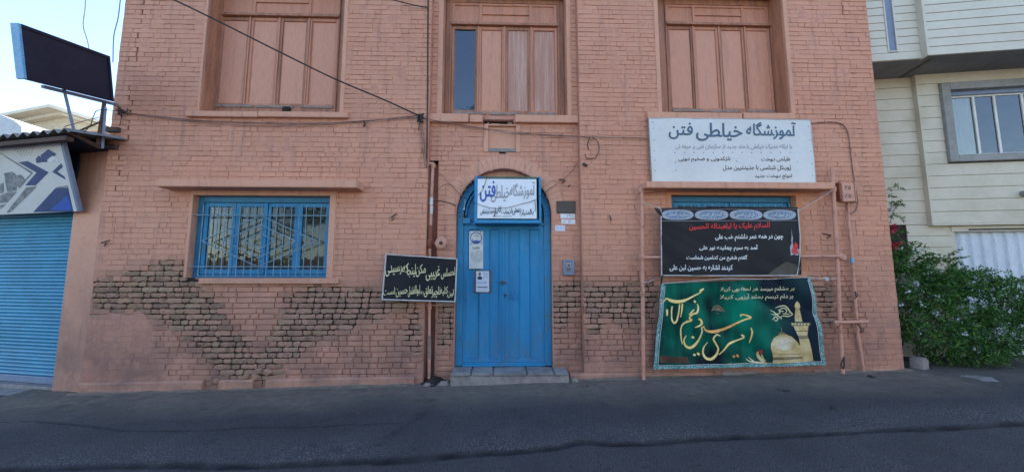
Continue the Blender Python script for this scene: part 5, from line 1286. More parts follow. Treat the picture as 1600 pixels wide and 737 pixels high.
# tilted fascia sign
fa_r, fz_b = FL.P(122, 330, -.10); fa_r2, fz_t = FL.P(93, 213, -.48)
UR_ = fa_r
org = Vector((UR_, -.10, fz_b)); upv = Vector((fa_r2 - fa_r, -.38, fz_t - fz_b))
fas = empty('shop_fascia_sign', FL.o, R(-13), 'white and blue printed shop sign tilted above the roller shutter', 'sign')
Mw = Matrix.Translation(FL.o) @ Matrix.Rotation(R(-13), 4, 'Z'); Mi = Mw.inverted()
nrm = Vector((1, 0, 0)).cross(upv).normalized()
def fsurf(px, py, off):
    d = Mi.to_3x3() @ _ray(px, py); c = Mi @ Vector((0, -CAM_D, CAM_H)); nn_ = nrm if nrm.y < 0 else -nrm
    t = (org + nn_ * off - c).dot(nn_) / d.dot(nn_); return tuple(c + d * t)
nn_ = nrm if nrm.y < 0 else -nrm
A, B = org, org + upv; C_, D_ = A + Vector((-3.2, 0, 0)), B + Vector((-3.2, 0, 0)); bk = -nn_ * .035
m_ = MB(); q = [A, B, D_, C_]; m_.v = [tuple(p) for p in q] + [tuple(p + bk) for p in q]
m_.f = [(0, 1, 2, 3), (7, 6, 5, 4), (0, 4, 5, 1), (1, 5, 6, 2), (2, 6, 7, 3), (3, 7, 4, 0)]
kid(m_, 'sign_box', M['white_vinyl'], fas)
m_ = MB(); w1 = Vector((.035, 0, 0)); m_.v = [tuple(p + nn_ * .006) for p in (A - w1 * .3, B - w1 * .3, B + w1, A + w1)] + [tuple(p + bk * 1.1) for p in (A - w1 * .3, B - w1 * .3, B + w1, A + w1)]
m_.f = [(0, 1, 2, 3), (7, 6, 5, 4), (0, 4, 5, 1), (1, 5, 6, 2), (2, 6, 7, 3), (3, 7, 4, 0)]; kid(m_, 'edge_trim', M['blue_trim'], fas)
def fprint(name, polys, mat, off):
    mb = MB()
    for p in polys: mb.face([fsurf(a / 3.685, 160 + b / 3.685, off) for a, b in p])
    me = bpy.data.meshes.new(name); me.from_pydata(mb.v, [], mb.f); me.materials.append(mat); o = link(name, me, fas); return o
navy = pm('deep_blue_print', (.03, .06, .17), (.04, .075, .21), .4, 3, bump=0); royal = pm('bright_blue_print', (.025, .10, .42), (.03, .12, .46), .4, 3, bump=0)
slate = pm('grey_photo_print', (.13, .15, .17), (.28, .30, .31), .5, 14, .4, .6, 0)
fprint('chevron', [[(105, 345), (160, 338), (280, 402), (205, 478), (145, 478), (210, 404)], [(300, 400), (352, 350), (362, 372), (330, 398), (372, 428), (378, 445)]], navy, .002)
fprint('stripe', [[(190, 632), (320, 492), (392, 490), (418, 612), (422, 628)]], navy, .002)
fprint('blue_corner', [[(285, 622), (388, 535), (415, 612), (405, 622)]], royal, .004)
fprint('grey_stripe', [[(150, 490), (208, 482), (208, 488), (60, 632), (35, 635)], [(0, 295), (0, 289), (188, 402), (182, 412)], [(182, 404), (188, 408), (120, 480), (112, 478)], [(325, 488), (390, 478), (392, 484), (324, 494)]], slate, .0025)
fprint('tower_photo', [[(0, 470), (20, 462), (22, 520), (0, 525)], [(22, 408), (70, 398), (88, 412), (96, 505), (40, 515)], [(92, 420), (120, 415), (150, 450), (110, 495), (98, 480)], [(0, 535), (60, 512), (95, 515), (40, 575), (0, 580)], [(0, 590), (35, 585), (5, 612), (0, 612)]], slate, .003)
fprint('house_icon', [[(232, 305), (278, 270), (326, 297), (318, 303), (318, 310), (300, 308), (272, 328), (272, 344), (238, 344), (238, 315)], [(205, 325), (222, 306), (237, 316), (237, 346), (210, 350)]], navy, .002)
fprint('white_house_icon', [[(280, 328), (300, 312), (334, 327), (334, 343), (320, 343), (320, 330), (308, 330), (308, 343), (280, 343)]], M['white_paint'], .004)
dts = []
for j in range(9):
    for i in range(12 - j):
        x = 30 + j * 12 + i * 17; y = 226 + j * 10 - i * 2.2; r_ = 2.6; dts.append([(x - r_, y - r_), (x + r_, y - r_), (x + r_, y + r_), (x - r_, y + r_)])
fprint('halftone_dots', dts, slate, .002)
# end board beside the fascia
ex = fa_r
def plank(q, y0, y1): return [FL.P(a, b, y0) for a, b in q]
pts = [FL.P(a, b, -.06) for a, b in ((60, 212), (122, 222), (121, 262), (112, 285), (104, 292), (60, 292))]
kid(MB().prism(pts, -.06, -.03), 'side_sheet', M['navy_steel'], shop)
# ------------------------------------------------------------------ dark signboard on its bracket
XS = -5.52
def onx(px, py, X=XS):
    d = _ray(px, py); t = X / d.x; return Vector((X, -CAM_D + d.y * t, CAM_H + d.z * t))
tr, br, tl, bl_ = onx(178, 93), onx(176, 158), onx(31, 38), onx(26, 108)
y_in, y_out = (tr.y + br.y) / 2, (tl.y + bl_.y) / 2; zt_, zb_ = tr.z, br.z; tilt = math.atan(((tr.z - tl.z) + (br.z - bl_.z)) / 2 / (y_in - y_out)) * 1.3; y_out += .06; SB0 = set(bpy.data.objects)
sb = root('projecting_signboard', (XS, -.05, zb_), 'big dark navy signboard projecting over the street at the left corner', 'signboard')
print('signboard', y_in, y_out, zt_, zb_, tr.z, tl.z)
TH = .07
adopt(MB().box(XS - TH, XS, y_out + .02, y_in, zb_, zt_).build('board', M['navy_steel'], bevel=.006), sb)
adopt(MB().box(XS - TH - .01, XS + .012, y_out, y_out + .03, zb_ - .01, zt_ + .01).build('end_cap', M['sky_edge'], bevel=.004), sb)
m_ = MB(); m_.box(XS - .01, XS + .012, y_out + .031, y_in + .01, zt_ - .025, zt_ + .012); m_.box(XS - .01, XS + .012, y_out + .031, y_in + .01, zb_ - .012, zb_ + .018); m_.box(XS - .012, XS + .014, y_in, y_in + .03, zb_ - .012, zt_ + .012); adopt(m_.build('rim', M['navy_steel']), sb)
ya, yb = y_out + .25, y_in + .12
adopt(MB().box(XS - .09, XS - .05, ya, .0, zb_ - .045, zb_ - .008).build('support_rail', M['blue_trim']), sb)
TM = Matrix.Translation((0, y_in, zb_)) @ Matrix.Rotation(tilt, 4, 'X') @ Matrix.Translation((0, -y_in, -zb_))
for o in set(bpy.data.objects) - SB0:
    if o.type == 'MESH': o.data.transform(TM)
s1a = onx(100, 140, XS - .07); s1b = onx(116, 206, XS - .07); s2a = onx(163, 160, XS - .03); s2b = onx(153, 226, XS - .03)
for a, b, r_, nm in ((s1a, s1b, .022, 'strut'), (s2a, s2b, .030, 'strut'), (onx(108, 206, XS - .07), onx(156, 230, XS - .02), .028, 'arm'), (onx(120, 205, XS - .07), onx(155, 212, XS - .02), .022, 'arm'), (onx(118, 207, XS - .07), onx(158, 190, XS - .02), .012, 'brace'), (onx(160, 232, XS), onx(165, 168, XS), .02, 'strut')):
    adopt(MB().tube([a, b], r_, 4).build(nm, M['rusty'] if nm != 'strut' or r_ > .025 else M['blue_trim']), sb)
for dz in (0, .25): adopt(MB().box(XL - .02, XS + .05, -.05, .02, s2b.z + dz, s2b.z + dz + .07).build('bracket', M['rusty'], bevel=.004), sb)
wire('sign_wire', [onx(134, -12), onx(133, 12), onx(130, 40), onx(136, 62), onx(139, 76)], .006, M['hem'], 'pale wire hanging from above onto the dark signboard', 'wire')
wire('sign_wire', [onx(120, 214, -5.5), onx(140, 198, -5.5), onx(146, 182, -5.5), onx(155, 172, -5.5), Vector(W(190, 174, -.05))], .005, M['black'], 'loose thin wire looping from the signboard bracket to the wall corner', 'wire', extra=(([onx(100, 198, -5.5), onx(128, 190, -5.5), onx(160, 182, -5.5)], .005, M['cable_pink']),))
wire('edge_wire', [(XL - .03, -.04, PZ(190, -8)), (XL - .03, -.04, PZ(186, 30)), (XL - .05, -.05, PZ(184, 60)), (XL - .03, -.04, PZ(180, 100))], .007, M['blue_trim'], 'bluish wire running down the left edge of the brick wall above the signboard', 'wire')

# ------------------------------------------------------------------ far houses on the left
YF2 = 7.0
fh = root('far_cream_house', (PX(75, 300, YF2), YF2, 0), 'distant cream house with a low gable behind the corrugated roof', 'house')
a0, zr0 = P(-30, 190, YF2); ap, zap = P(76, 167, YF2); a1, zr1 = P(152, 189, YF2)
L_ = [(a0, 0), (a0, zr0 + .1), (ap, zap - .04), (a1 - .2, zr1 - .04), (a1 - .2, 0)]
adopt(MB().prism(L_, YF2 + .5, YF2 + 8).build('wall', M['cream']), fh)
m_ = MB(); m_.prism([(a0 - .3, zr0 - .02), (a0 - .3, zr0 + .08), (ap, zap + .10), (ap, zap)], YF2, YF2 + 8.2); m_.prism([(ap, zap), (ap, zap + .10), (a1 + .1, zr1 + .03), (a1 + .1, zr1 - .07)], YF2, YF2 + 8.2)
adopt(m_.build('roof', M['cream_trim']), fh)
adopt(MB().prism([(a0 - .2, zr0 - .12), (a0 - .2, zr0 - .02), (ap, zap), (a1, zr1 - .06), (a1, zr1 - .14), (ap, zap - .12)], YF2 + .3, YF2 + .5).build('bargeboard', M['cream_trim']), fh)
pr_ = root('pale_roof_house', (PX(-20, 300, 4.5), 4.5, 0), 'pale metal roof rising just above the corrugated edge at the far left', 'house')
m_ = MB(); q = [P(a, b, 4.5) for a, b in ((-160, 168), (-30, 172), (0, 179), (22, 188), (34, 198), (34, 230), (-160, 230))]; adopt(m_.prism(q, 4.5, 6.5).build('roof', M['pale_roof']), pr_)
adopt(MB().box(P(-160, 230, 4.5)[0], P(30, 230, 4.5)[0], 4.6, 6.4, 0, P(0, 230, 4.5)[1]).build('wall', M['cream']), pr_)

# ------------------------------------------------------------------ right: building with horizontal siding
TH9 = R(-9.6); FR = Frame(5.80, 1.0, TH9)
rb = empty('siding_building', FR.o, TH9, 'cream white building with horizontal siding, overhanging upper storey and grey framed window', 'building')
UE = 6.5
def boards(par, u0_, u1_, z0, z1, y, n, mat, hole=None, name='siding_board', rnd=True):
    h = (z1 - z0) / n
    for k in range(n):
        za, zb_ = z0 + k * h, z0 + (k + 1) * h; segs = [(u0_, u1_)]
        if hole and zb_ > hole[2] + .01 and za < hole[3] - .01: segs = [(u0_, hole[0]), (hole[1], u1_)]
        for a, b in segs:
            if b - a < .03: continue
            m_ = MB(); lift = .012
            # each board leans out at its foot, lapping the one below
            m_.v = [(a, y - lift, za + .004), (b, y - lift, za + .004), (b, y - .003, zb_ - .001), (a, y - .003, zb_ - .001), (a, y + .02, za + .004), (b, y + .02, za + .004), (b, y + .02, zb_ - .001), (a, y + .02, zb_ - .001)]
            m_.f = [(0, 1, 2, 3), (7, 6, 5, 4), (0, 4, 5, 1), (1, 5, 6, 2), (2, 6, 7, 3), (3, 7, 4, 0)]
            kid(m_, name, mat, par)
def zz(px, py, y=0): return FR.P(px, py, y)[1]
def uu(px, py, y=0): return FR.P(px, py, y)[0]
zlb = zz(1500, 349, -.06)                         # foot of the projecting bay
zsf = zz(1430, 118, 0)                            # soffit
ubay = uu(1443, 230, -.06)
hole_w = (uu(1473, 200, -.06), UE + .2, zz(1490, 254, -.06), zz(1490, 131, -.06))
boards(rb, ubay, UE, zlb, zsf, -.06, 13, M['siding_low'], hole_w)
ulf = uu(1392, 420, .02)
boards(rb, -.8, ubay - .01, zlb, zsf, .02, 13, M['siding_low'])
ugate = uu(1490, 400, .02)
ubx = uu(1418, 375, .02)
hb = (-.8, ubx, zz(1405, 402, .02), zz(1405, 346, .02))
boards(rb, -.8, ugate, gz(7) - .1, zlb - .002, .02, 12, M['siding_low'], (hb[0], hb[1], hb[2], zlb))
zg = zz(1550, 362, .1); ha, hc, hd = hole_w[0] + .01, hole_w[2] + .01, hole_w[3] - .01
kid(MB().box(-.8, ugate, .045, .3, -.2, zg).box(-.8, UE, .045, .3, zg, hc).box(-.8, ha, .045, .3, hc, hd).box(-.8, UE, .045, .3, hd, 7.2).box(ubay, UE, -.035, .044, zlb, hc).box(ubay, ha, -.035, .044, hc, hd).box(ubay, UE, -.035, .044, hd, zsf), 'wall', M['siding_gap'], rb)
kid(MB().box(-.8, UE, .3, 6, -.2, 7.2), 'house_mass', M['siding'], rb)
kid(MB().box(ubay - .015, ubay + .012, -.075, .02, zlb - .01, zsf), 'corner_trim', M['siding_low'], rb)
kid(MB().box(ubay - .01, UE, -.08, .02, zlb - .03, zlb), 'bay_sill', M['siding_low'], rb)
kid(MB().box(hb[0], hb[1], .03, .04, hb[2], hb[3]), 'meter_recess', M['deep'], rb)
# gate
gt = empty('gate', (0, 0, 0), parent=rb); zg = zz(1550, 362, .1)
kid(MB().box(ugate, UE, .0, .06, zg, zlb - .035), 'lintel', M['siding_low'], gt); kid(MB().box(ugate + .25, ugate + 1.1, -.01, .0, zg + .02, zg + .045), 'slot', M['black'], gt)
m_ = MB(); x = ugate + .002; pat = [(.10, .06), (.02, .085), (.03, .085), (.02, .06)]; zb0 = gz(8) + .03
while x < UE:
    for dx, y in pat:
        ya = y; x2 = x + dx; yb = {.10: .06}.get(dx, y)
        m_.face(((x, ya, zb0), (x2, pat[(pat.index((dx, y)) + 1) % 4][1], zb0), (x2, pat[(pat.index((dx, y)) + 1) % 4][1], zg), (x, ya, zg))); x = x2
kid(m_, 'ribbed_panel', M['gate'], gt)
kid(MB().box(ugate, ugate + .05, .02, .10, zb0, zg), 'gate_post', M['siding_low'], gt)
# framed window on the bay
wn_ = empty('window', (0, 0, 0), parent=rb); a, b, c, d = hole_w; b = UE
ob = .13
kid(MB().box(a, a + ob, -.13, -.03, c, d).box(a + ob, b, -.13, -.03, d - ob, d).box(a + ob, b, -.13, -.03, c, c + ob * .9), 'stone_surround', M['grey_trim'], wn_, bevel=.006)
ia, ic_, id_ = a + ob, c + ob * .9, d - ob
kid(MB().box(ia, b, -.04, .04, id_ - .07, id_).box(ia, ia + .02, -.04, .04, ic_, id_ - .07).box(ia + .02, b, -.04, .04, ic_, ic_ + .02), 'reveal', M['blue_trim'], wn_)
fr = MB(); y0 = .0; m1 = uu(1527, 200, .0); m2 = uu(1560, 200, .0); mz = (ic_ + .02, id_ - .07)
for x in (ia + .02, m1 - .02, m2 - .02, uu(1602, 200, 0), uu(1640, 200, 0)): fr.box(x, x + .035, y0, y0 + .04, *mz)
fr.box(ia + .055, b, y0 + .001, y0 + .04, mz[1] - .03, mz[1]); fr.box(ia + .055, b, y0 + .001, y0 + .04, mz[0], mz[0] + .02)
kid(fr, 'sash_frame', M['alu'], wn_)
for x0_, x1_, m in ((ia + .055, m1 - .02, 'glass'), (m1 + .015, m2 - .02, 'glass_tint'), (m2 + .015, uu(1602, 200, 0), 'glass_tint'), (uu(1602, 200, 0) + .035, b, 'glass_tint')): kid(MB().box(x0_, x1_, y0 + .018, y0 + .022, mz[0] + .02, mz[1] - .03), 'pane', M[m], wn_)
m_ = MB(); n = 16
for i in range(n): 
    xa, xb = ia + .03 + (m1 - ia - .06) * i / n, ia + .03 + (m1 - ia - .06) * (i + 1) / n; m_.face([(xa, .034 + .008 * math.sin(xa * 90), mz[0]), (xb, .034 + .008 * math.sin(xb * 90), mz[0]), (xb, .034 + .008 * math.sin(xb * 90), mz[1]), (xa, .034 + .008 * math.sin(xa * 90), mz[1])])
kid(m_, 'curtain', M['sheer'], wn_, smooth=True)
kid(MB().box(ia, b, .038, .043, mz[0], mz[1]), 'dark_room', M['room'], wn_) if False else None
# the wall behind the window is hollowed: a dark room box stands inside
o = rb.children
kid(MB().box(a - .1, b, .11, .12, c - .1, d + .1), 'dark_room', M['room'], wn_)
kid(MB().disc((uu(1598, 303, -.07), -.10, zz(1598, 303, -.07)), .05, (0, 1, 0), .12, 16), 'vent_pipe', M['grey_trim'], rb)
# overhanging storey
YO = -.62
zo = zz(1500, 82, YO - .1); zo2 = zz(1385, 88, YO)
ucor = uu(1447, 60, YO - .1); uw0, uw1 = uu(1382, 40, YO), uu(1398, 40, YO)
kid(MB().box(-.9, ucor, YO + .04, .3, zo + .02, 7.2).box(ucor, UE, YO - .06, .3, zo + .02, 7.2), 'upper_wall', M['siding_gap'], rb)
kid(MB().box(-.9, UE, YO + .02, .05, zo - .012, zo + .02).box(ucor + .02, UE, YO - .07, YO + .02, zo - .010, zo + .02), 'soffit', M['soffit'], rb)
kid(MB().box(uu(1425, 100, -.3), uu(1432, 100, -.3), YO + .03, .0, zo - .016, zo - .0125), 'soffit_joint', M['siding_gap'], rb)
boards(rb, ucor, UE, zo - .02, 7.2, YO - .1, 16, M['siding'])
boards(rb, -.9, ucor - .01, zo + .12, 7.2, YO, 16, M['siding'], (uw0, uw1, zo + .14, 7.3))
m_ = MB(); m_.box(-.9, ucor - .02, YO - .02, YO + .03, zo - .01, zo + .115); kid(m_, 'foot_board', M['siding'], rb, bevel=.004)
kid(MB().box(ucor - .02, ucor + .012, YO - .12, YO + .02, zo - .02, 7.2), 'corner_trim', M['siding'], rb)
sw = empty('window', (0, 0, 0), parent=rb)
kid(MB().box(uw0, uw0 + .02, YO - .02, YO + .03, zo + .13, 7.2).box(uw1 - .02, uw1, YO - .02, YO + .03, zo + .13, 7.2).box(uw0 + .02, uw1 - .02, YO - .02, YO + .03, zo + .13, zo + .15), 'frame', M['siding'], sw)
kid(MB().box(uw0 + .02, uw1 - .02, YO + .0, YO + .01, zo + .15, 7.2), 'pane', M['blue_trim'], sw)
kid(MB().box(-1.0, UE + .2, YO - .3, 6.2, 7.2, 7.45), 'roof', M['soffit'], rb)

# ------------------------------------------------------------------ flowering bush
import numpy as np
rng = np.random.default_rng(4)
def leaf_mat(name, c1, c2, tr=.25):
    t = NT(name); a = t.n('ShaderNodeAttribute'); a.attribute_name = 'tint'
    sp = t.n('ShaderNodeSeparateColor'); t.l(a.outputs['Color'], sp.inputs[0])
    c = t.mix(sp.outputs[0], c1, c2); t.out(c, .5, 0, .35)
    tl_ = t.n('ShaderNodeBsdfTranslucent'); t.l(c, tl_.inputs[0]); mx = t.n('ShaderNodeMixShader'); mx.inputs[0].default_value = tr
    t.l(t.b.outputs[0], mx.inputs[1]); t.l(tl_.outputs[0], mx.inputs[2]); t.l(mx.outputs[0], t.t.nodes['Material Output'].inputs[0]); return t.m
M['leaf'] = leaf_mat('jasmine_leaf', (.014, .07, .012), (.12, .28, .05)); M['leaf_light'] = leaf_mat('young_leaf', (.10, .20, .03), (.22, .28, .05)); M['tree_leaf'] = leaf_mat('tree_leaf', (.02, .05, .012), (.05, .10, .025))
def leaves(name, pts, size, mat, par, aspect=.4, droop=.35, kind='stuff', outward=None):
    n = len(pts); d = rng.normal(size=(n, 3)); d[:, 2] -= droop
    if outward is not None: d += outward * .8
    d /= np.linalg.norm(d, axis=1)[:, None]
    s = rng.normal(size=(n, 3)); s -= (s * d).sum(1)[:, None] * d; s /= np.linalg.norm(s, axis=1)[:, None]
    nn = np.cross(d, s); L = size * rng.uniform(.6, 1.35, n)[:, None]; Wd = L * aspect
    v = np.stack([pts, pts + d * L * .45 + s * Wd * .5 + nn * L * .05, pts + d * L, pts + d * L * .45 - s * Wd * .5 + nn * L * .05], 1).reshape(-1, 3)
    me = bpy.data.meshes.new(name); me.vertices.add(4 * n); me.vertices.foreach_set('co', v.ravel()); me.loops.add(4 * n); me.loops.foreach_set('vertex_index', np.arange(4 * n, dtype=np.int32))
    me.polygons.add(n); me.polygons.foreach_set('loop_start', np.arange(0, 4 * n, 4, dtype=np.int32)); me.update(calc_edges=True)
    at = me.color_attributes.new('tint', 'FLOAT_COLOR', 'POINT'); t_ = np.repeat(rng.uniform(0, 1, n) ** 1.6, 4); at.data.foreach_set('color', np.stack([t_, t_, t_, np.ones_like(t_)], 1).ravel().astype(np.float32))
    me.materials.append(mat); o = adopt(link(name, me), par) if par else link(name, me); o['kind'] = kind; return o
BX, BY = 6.9, .35
bush = root('jasmine_bush', (BX, BY, gz(BX)), 'dense dark green bush with pale lilac flowers against the cream building', 'bush')
blobs = [(6.15, .45, 1.35, .30, .30, .42), (6.10, .40, .75, .32, .35, .5), (6.55, .38, 1.25, .42, .34, .40), (6.6, .25, .62, .45, .45, .45), (7.05, .22, .95, .48, .40, .48), (7.15, .12, .50, .50, .42, .38), (7.5, .15, 1.02, .42, .36, .38), (7.6, .08, .58, .45, .38, .42), (7.95, .0, .85, .30, .32, .38), (6.35, .15, .35, .35, .35, .28), (6.9, -.02, .32, .4, .25, .2), (7.0, .3, 1.25, .3, .25, .25), (6.2, .55, 1.62, .28, .22, .22), (6.15, .5, 1.78, .27, .2, .26), (6.5, .45, 1.6, .3, .25, .26), (6.9, .4, 1.45, .35, .25, .28), (7.3, .3, 1.3, .40, .25, .22), (7.8, .15, 1.15, .35, .25, .25)]
P_ = []; Nn = []
for cx, cy, cz, rx, ry, rzz in blobs:
    n = int(5200 * (rx * ry * rzz) ** .55 * 3.6)
    d = rng.normal(size=(n, 3)); d /= np.linalg.norm(d, axis=1)[:, None]; r_ = rng.uniform(.45, 1.12, n) ** .6
    lump = np.array([1 + .28 * noise.noise(Vector((q[0] * 3 + cx, q[1] * 3, q[2] * 3 + cz))) for q in d])
    p = d * (r_ * lump)[:, None] * [rx, ry, rzz] + [cx, cy, cz]; P_.append(p); Nn.append(d)
p = np.concatenate(P_); dn = np.concatenate(Nn)
# clumps and gaps
k = np.array([noise.noise(Vector((q[0] * 5.5, q[1] * 5.5, q[2] * 5.5))) for q in p]); keep = (k > -.08) & (p[:, 2] > gz(7) + .02) & (p[:, 0] > 5.83) & ((p[:, 0] > 6.42) | (p[:, 2] > .42)) & (p[:, 1] < .93 - .17 * (p[:, 0] - 5.8)); p = p[keep]; dn = dn[keep]
leaves('foliage', p, .042, M['leaf'], bush, .42, .3, outward=dn)
# arching sprigs that break the outline
sp_ = []; stm = MB()
for _ in range(210):
    b = blobs[rng.integers(len(blobs))]; d = rng.normal(size=3); d[2] = abs(d[2]) * .9 + .1; d[1] = -abs(d[1]) * .6; d /= np.linalg.norm(d)
    s0 = np.array(b[:3]) + d * np.array(b[3:]) * .8; L = rng.uniform(.15, .46); pts = []
    for t in np.linspace(0, 1, 6): q = s0 + d * L * t + np.array([0, 0, -.14 * t * t * L / .3]); pts.append(tuple(q))
    if min(q[0] for q in pts) < 5.86: continue
    stm.tube(pts, [.004, .0036, .003, .0026, .002, .0012], 4, cap=False)
    for q in catmull(pts, 3): 
        for __ in range(2): sp_.append(np.array(q) + rng.normal(size=3) * .006)
leaves('sprig_leaves', np.array(sp_), .04, M['leaf'], bush, .38, .1)
for k in range(7):
    x = 6.1 + k * .27; stm.tube([(x, .4, gz(x) - .02), (x + .05, .35, .35), (x + rng.uniform(-.2, .2), .25, .8), (x + rng.uniform(-.2, .2), .3, 1.15)], [.018, .014, .01, .006], 6)
o = adopt(stm.build('stems', pm('bush_stem', (.10, .08, .05), (.06, .05, .03), .8, 20, bump=0)), bush); o['kind'] = 'stuff'
ix = rng.choice(len(p), 260); yl = p[ix]; yl = yl[(yl[:, 2] < .75) & ((yl[:, 0] > 7.6) | (yl[:, 0] < 6.5))]; yl = np.repeat(yl, 14, 0) + rng.normal(size=(len(yl) * 14, 3)) * .03 + [0, -.06, 0]
leaves('young_foliage', yl, .035, M['leaf_light'], bush, .4, .1)
# flower heads: little clusters of five-petalled florets
fm = leaf_mat('pale_lilac_petal', (.50, .56, .70), (.70, .74, .80), .2)
fl = MB(); cand = p[(dn[:, 1] < -.15) & (dn[:, 2] > -.45)]; 
for _ in range(40):
    c0 = cand[rng.integers(len(cand))] + np.array([0, -.05, .01])
    for __ in range(rng.integers(3, 8)):
        c = c0 + rng.normal(size=3) * .020; a0 = rng.uniform(0, 6.28); nrm_ = Vector((rng.normal() * .5, -1, rng.normal() * .5 + .3)).normalized(); u_ = nrm_.orthogonal().normalized(); w_ = nrm_.cross(u_)
        for q in range(5):
            a = a0 + q * 1.2566; r_ = .017; tip = Vector(c) + (u_ * math.cos(a) + w_ * math.sin(a)) * r_ + nrm_ * .003
            l1 = Vector(c) + (u_ * math.cos(a - .45) + w_ * math.sin(a - .45)) * r_ * .75; l2 = Vector(c) + (u_ * math.cos(a + .45) + w_ * math.sin(a + .45)) * r_ * .75
            fl.face((Vector(c), l1, tip, l2))
me = bpy.data.meshes.new('blossoms'); me.from_pydata(fl.v, [], fl.f); me.materials.append(fm); at = me.color_attributes.new('tint', 'FLOAT_COLOR', 'POINT')
at.data.foreach_set('color', np.repeat(rng.uniform(0, 1, (len(fl.v), 1)), 4, 1).ravel().astype(np.float32)); o = adopt(link('blossoms', me), bush); o['kind'] = 'stuff'
# red flowers and bare creeper twigs by the corner
rf = root('red_flowers', (5.98, .45, 1.6), 'few red flowers half hidden at the corner above the bush', 'flowers'); m_ = MB()
for px, py in ((1397, 352), (1399, 357), (1396, 362), (1398, 382), (1400, 388), (1403, 380)):
    x_, z_ = P(px, py, .35)
    for q in range(9): c = Vector((x_, .35, z_)) + Vector(rng.normal(size=3)) * .018; m_.face([c + Vector(rng.normal(size=3)) * .018 for _ in range(4)])
adopt(m_.build('petals', pm('red_petal', (.5, .02, .05), (.35, .01, .04), .5, 20, bump=0)), rf)['kind'] = 'stuff'
tw = root('creeper_twigs', (6.05, .7, 2.2), 'thin dark creeper twigs with sparse leaves on the cream siding', 'creeper'); m_ = MB(); tl2 = []
for s_ in ([(1388, 330), (1396, 322), (1404, 318), (1412, 321)], [(1389, 295), (1397, 290), (1406, 293), (1416, 295)], [(1388, 308), (1394, 305), (1398, 308)], [(1389, 340), (1400, 336), (1408, 340), (1414, 345)], [(1390, 350), (1398, 328), (1404, 316), (1406, 314)], [(1388, 318), (1394, 316), (1402, 318), (1410, 320)]):
    pts = [(*P(a, b, .62),) for a, b in s_]; pts = [(x_, .62 + rng.uniform(-.03, .03), z_) for x_, z_ in pts]; m_.tube(pts, .004, 4)
    for q in catmull(pts, 6): tl2 += [np.array(q) + rng.normal(size=3) * .012 for _ in range(3)]
adopt(m_.build('twigs', M['black']), tw)['kind'] = 'stuff'; leaves('twig_leaves', np.array(tl2), .035, M['leaf'], tw, .45, .1)
# rough block at the foot of the bush
cbk = MB().box(-.09, .09, -.07, .08, 0, .18).build('concrete_block', M['cement'], None, bevel=.02, seg=2); cbk.location = (*[PX(1436, 560, .05)], .05, gz(6) - .01); cbk.rotation_euler = (0, 0, .3)
tag(cbk, 'rough grey concrete block at the left foot of the bush', 'block')

# fallen bits on the road, each a countable scrap or a scatter of grit
m_ = MB()
for _ in range(3800):
    x = rng.uniform(-6, 8.5)
    if _ < 900: y = -rng.random() ** 2.2 * 1.2 - .07 + (.1 if x > 6 else 0); r_ = rng.uniform(.003, .009)
    elif _ < 3000: y = at_x(seam, x) + abs(rng.normal()) * .28; r_ = rng.uniform(.003, .0065)
    else: y = rng.uniform(-3.0, -.1); r_ = rng.uniform(.003, .007)
    if y > -.06: continue; c = Vector((x, y, gz(x) + .006 + r_ * .2))
    vv = [c + Vector((math.cos(a) * r_ * rng.uniform(.6, 1.2), math.sin(a) * r_ * rng.uniform(.6, 1.2), 0)) for a in (0, 1.3, 2.5, 3.8, 5)]; tp_ = c + Vector((0, 0, r_ * .8))
    for q in range(5): m_.face((vv[q], vv[(q + 1) % 5], tp_))
tag(m_.build('road_grit', M['stone'], None), kind='stuff')
# soil and dust gathered in the angle of wall and street
m_ = MB()
for xa, xb in ((XL - .1, -1.02), (1.0, XR + .05)):
    n = int((xb - xa) / .05)
    def fp(i, j): x = xa + (xb - xa) * i / n; k = (0, .35, 1)[j]; wd = .10 + .05 * nz(x, 2, 0, 2.3) + .02 * nz(x, 2, 5, 9); h = max(.004, .026 + .022 * nz(x, 7, 0, 3.1)) * (1 - k) ** 1.4; return (x, -.046 - wd * k, gz(x) + h + (.004 if k < 1 else -.006))
    for i in range(n):
        for j in range(2): m_.face((fp(i, j), fp(i + 1, j), fp(i + 1, j + 1), fp(i, j + 1)))
tag(m_.build('wall_foot_dust', pm('dusty_soil', (.20, .165, .13), (.12, .10, .08), .95, 14, bump=.004, bscale=70, fine=.25), None, smooth=True), kind='stuff')
def slab_sheet(name, q, mat, lab=None, kind='structure', h=.012):
    pts = [gp(*a) for a in q]; m_ = MB(); n = len(pts); m_.v = [(x, y, gz(x) + h) for x, y in pts] + [(x, y, gz(x) - .05) for x, y in pts]
    m_.f = [tuple(range(n))] + [(i, n + i, n + (i + 1) % n, (i + 1) % n) for i in range(n)]; return tag(m_.build(name, mat, None), kind=kind)
slab_sheet('gate_apron', [(1500, 588), (1570, 606), (1700, 596), (1800, 570), (1560, 572)], M['stone'])
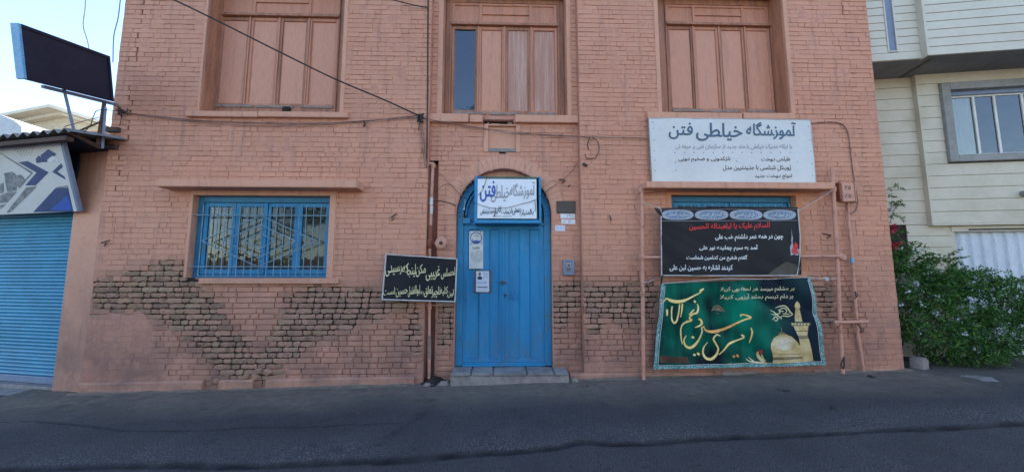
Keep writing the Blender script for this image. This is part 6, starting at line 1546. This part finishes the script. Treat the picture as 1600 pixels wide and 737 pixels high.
for px, py, s_, lab, m in ((1229, 612, .04, 'dark stone chip on the road below the green banner', 'black'), (1362, 590, .05, 'dark stone near the foot of the right standing pipe', 'black'), (1303, 640, .05, 'flat dark scrap lying on the road right of the banner', 'black'), (918, 604, .03, 'small dark leaf right of the doorstep', 'rusty'), (951, 608, .02, 'tiny pale pebble right of the doorstep', 'stone'), (1425, 577, .025, 'small red scrap by the right corner of the wall', 'rust'), (504, 694, .035, 'dark chip on the asphalt left of the middle', 'black'), (538, 692, .03, 'second dark chip beside the first on the asphalt', 'black'), (560, 645, .03, 'small leaf on the road in front of the left wall', 'rusty')):
    x_, y_ = gp(px, py); m_ = MB(); m_.box(-s_, s_, -s_ * .55, s_ * .55, 0, s_ * .5); o = m_.build('road_scrap', M[m], None, bevel=s_ * .2); o.location = (x_, y_, gz(x_) + .004); o.rotation_euler = (0, 0, px * .7); tag(o, lab, 'scrap')

# ------------------------------------------------------------------ across the street, behind the camera: what the glass reflects
oh = root('house_across_street', (5.0, -12.5, 0), 'plain gabled house across the street, seen only as a reflection', 'house')
adopt(MB().prism([(3, -.3), (3, 5.6), (7.5, 8.2), (12, 5.6), (12, -.3)], -18, -12.5).build('wall', M['cream']), oh)
adopt(MB().prism([(2.6, 5.4), (2.6, 5.6), (7.5, 8.5), (12.4, 5.6), (12.4, 5.4), (7.5, 8.3)], -18.3, -12.2).build('roof', M['grey_trim']), oh)
wl = MB().box(-16, 2.6, -12.9, -12.5, -.4, 2.3).build('garden_wall', M['cement'], None, bevel=.02); tag(wl, 'long plaster garden wall on the far side of the street behind the camera', 'wall')
for tx, ty, th_, lab in ((-2.2, -15, 12.2, 'tall leafy tree over the garden wall across the street, reflected in the glass'), (-9, -15.5, 9, 'smaller tree at the left end of the garden wall across the street')):
    tr_ = root('street_tree', (tx, ty, -.2), lab, 'tree')
    adopt(MB().tube([(tx, ty, -.3), (tx + .1, ty, th_ * .3), (tx - .1, ty + .1, th_ * .6), (tx, ty, th_ * .85)], [.28, .22, .14, .05], 8).tube([(tx, ty, th_ * .35), (tx + 1, ty + .3, th_ * .6)], [.12, .04], 6).tube([(tx, ty, th_ * .4), (tx - 1.2, ty, th_ * .65)], [.12, .04], 6).build('trunk', M['rusty']), tr_)
    pp = []
    for _ in range(16):
        c = np.array([tx + rng.normal() * 1.1, ty + rng.normal() * .9, th_ * rng.uniform(.42, .92)]); d = rng.normal(size=(260, 3)); d /= np.linalg.norm(d, axis=1)[:, None]; pp.append(c + d * (rng.uniform(.4, 1, 260) * rng.uniform(.7, 1.2))[:, None])
    leaves('crown', np.concatenate(pp), .24, M['tree_leaf'], tr_, .55)
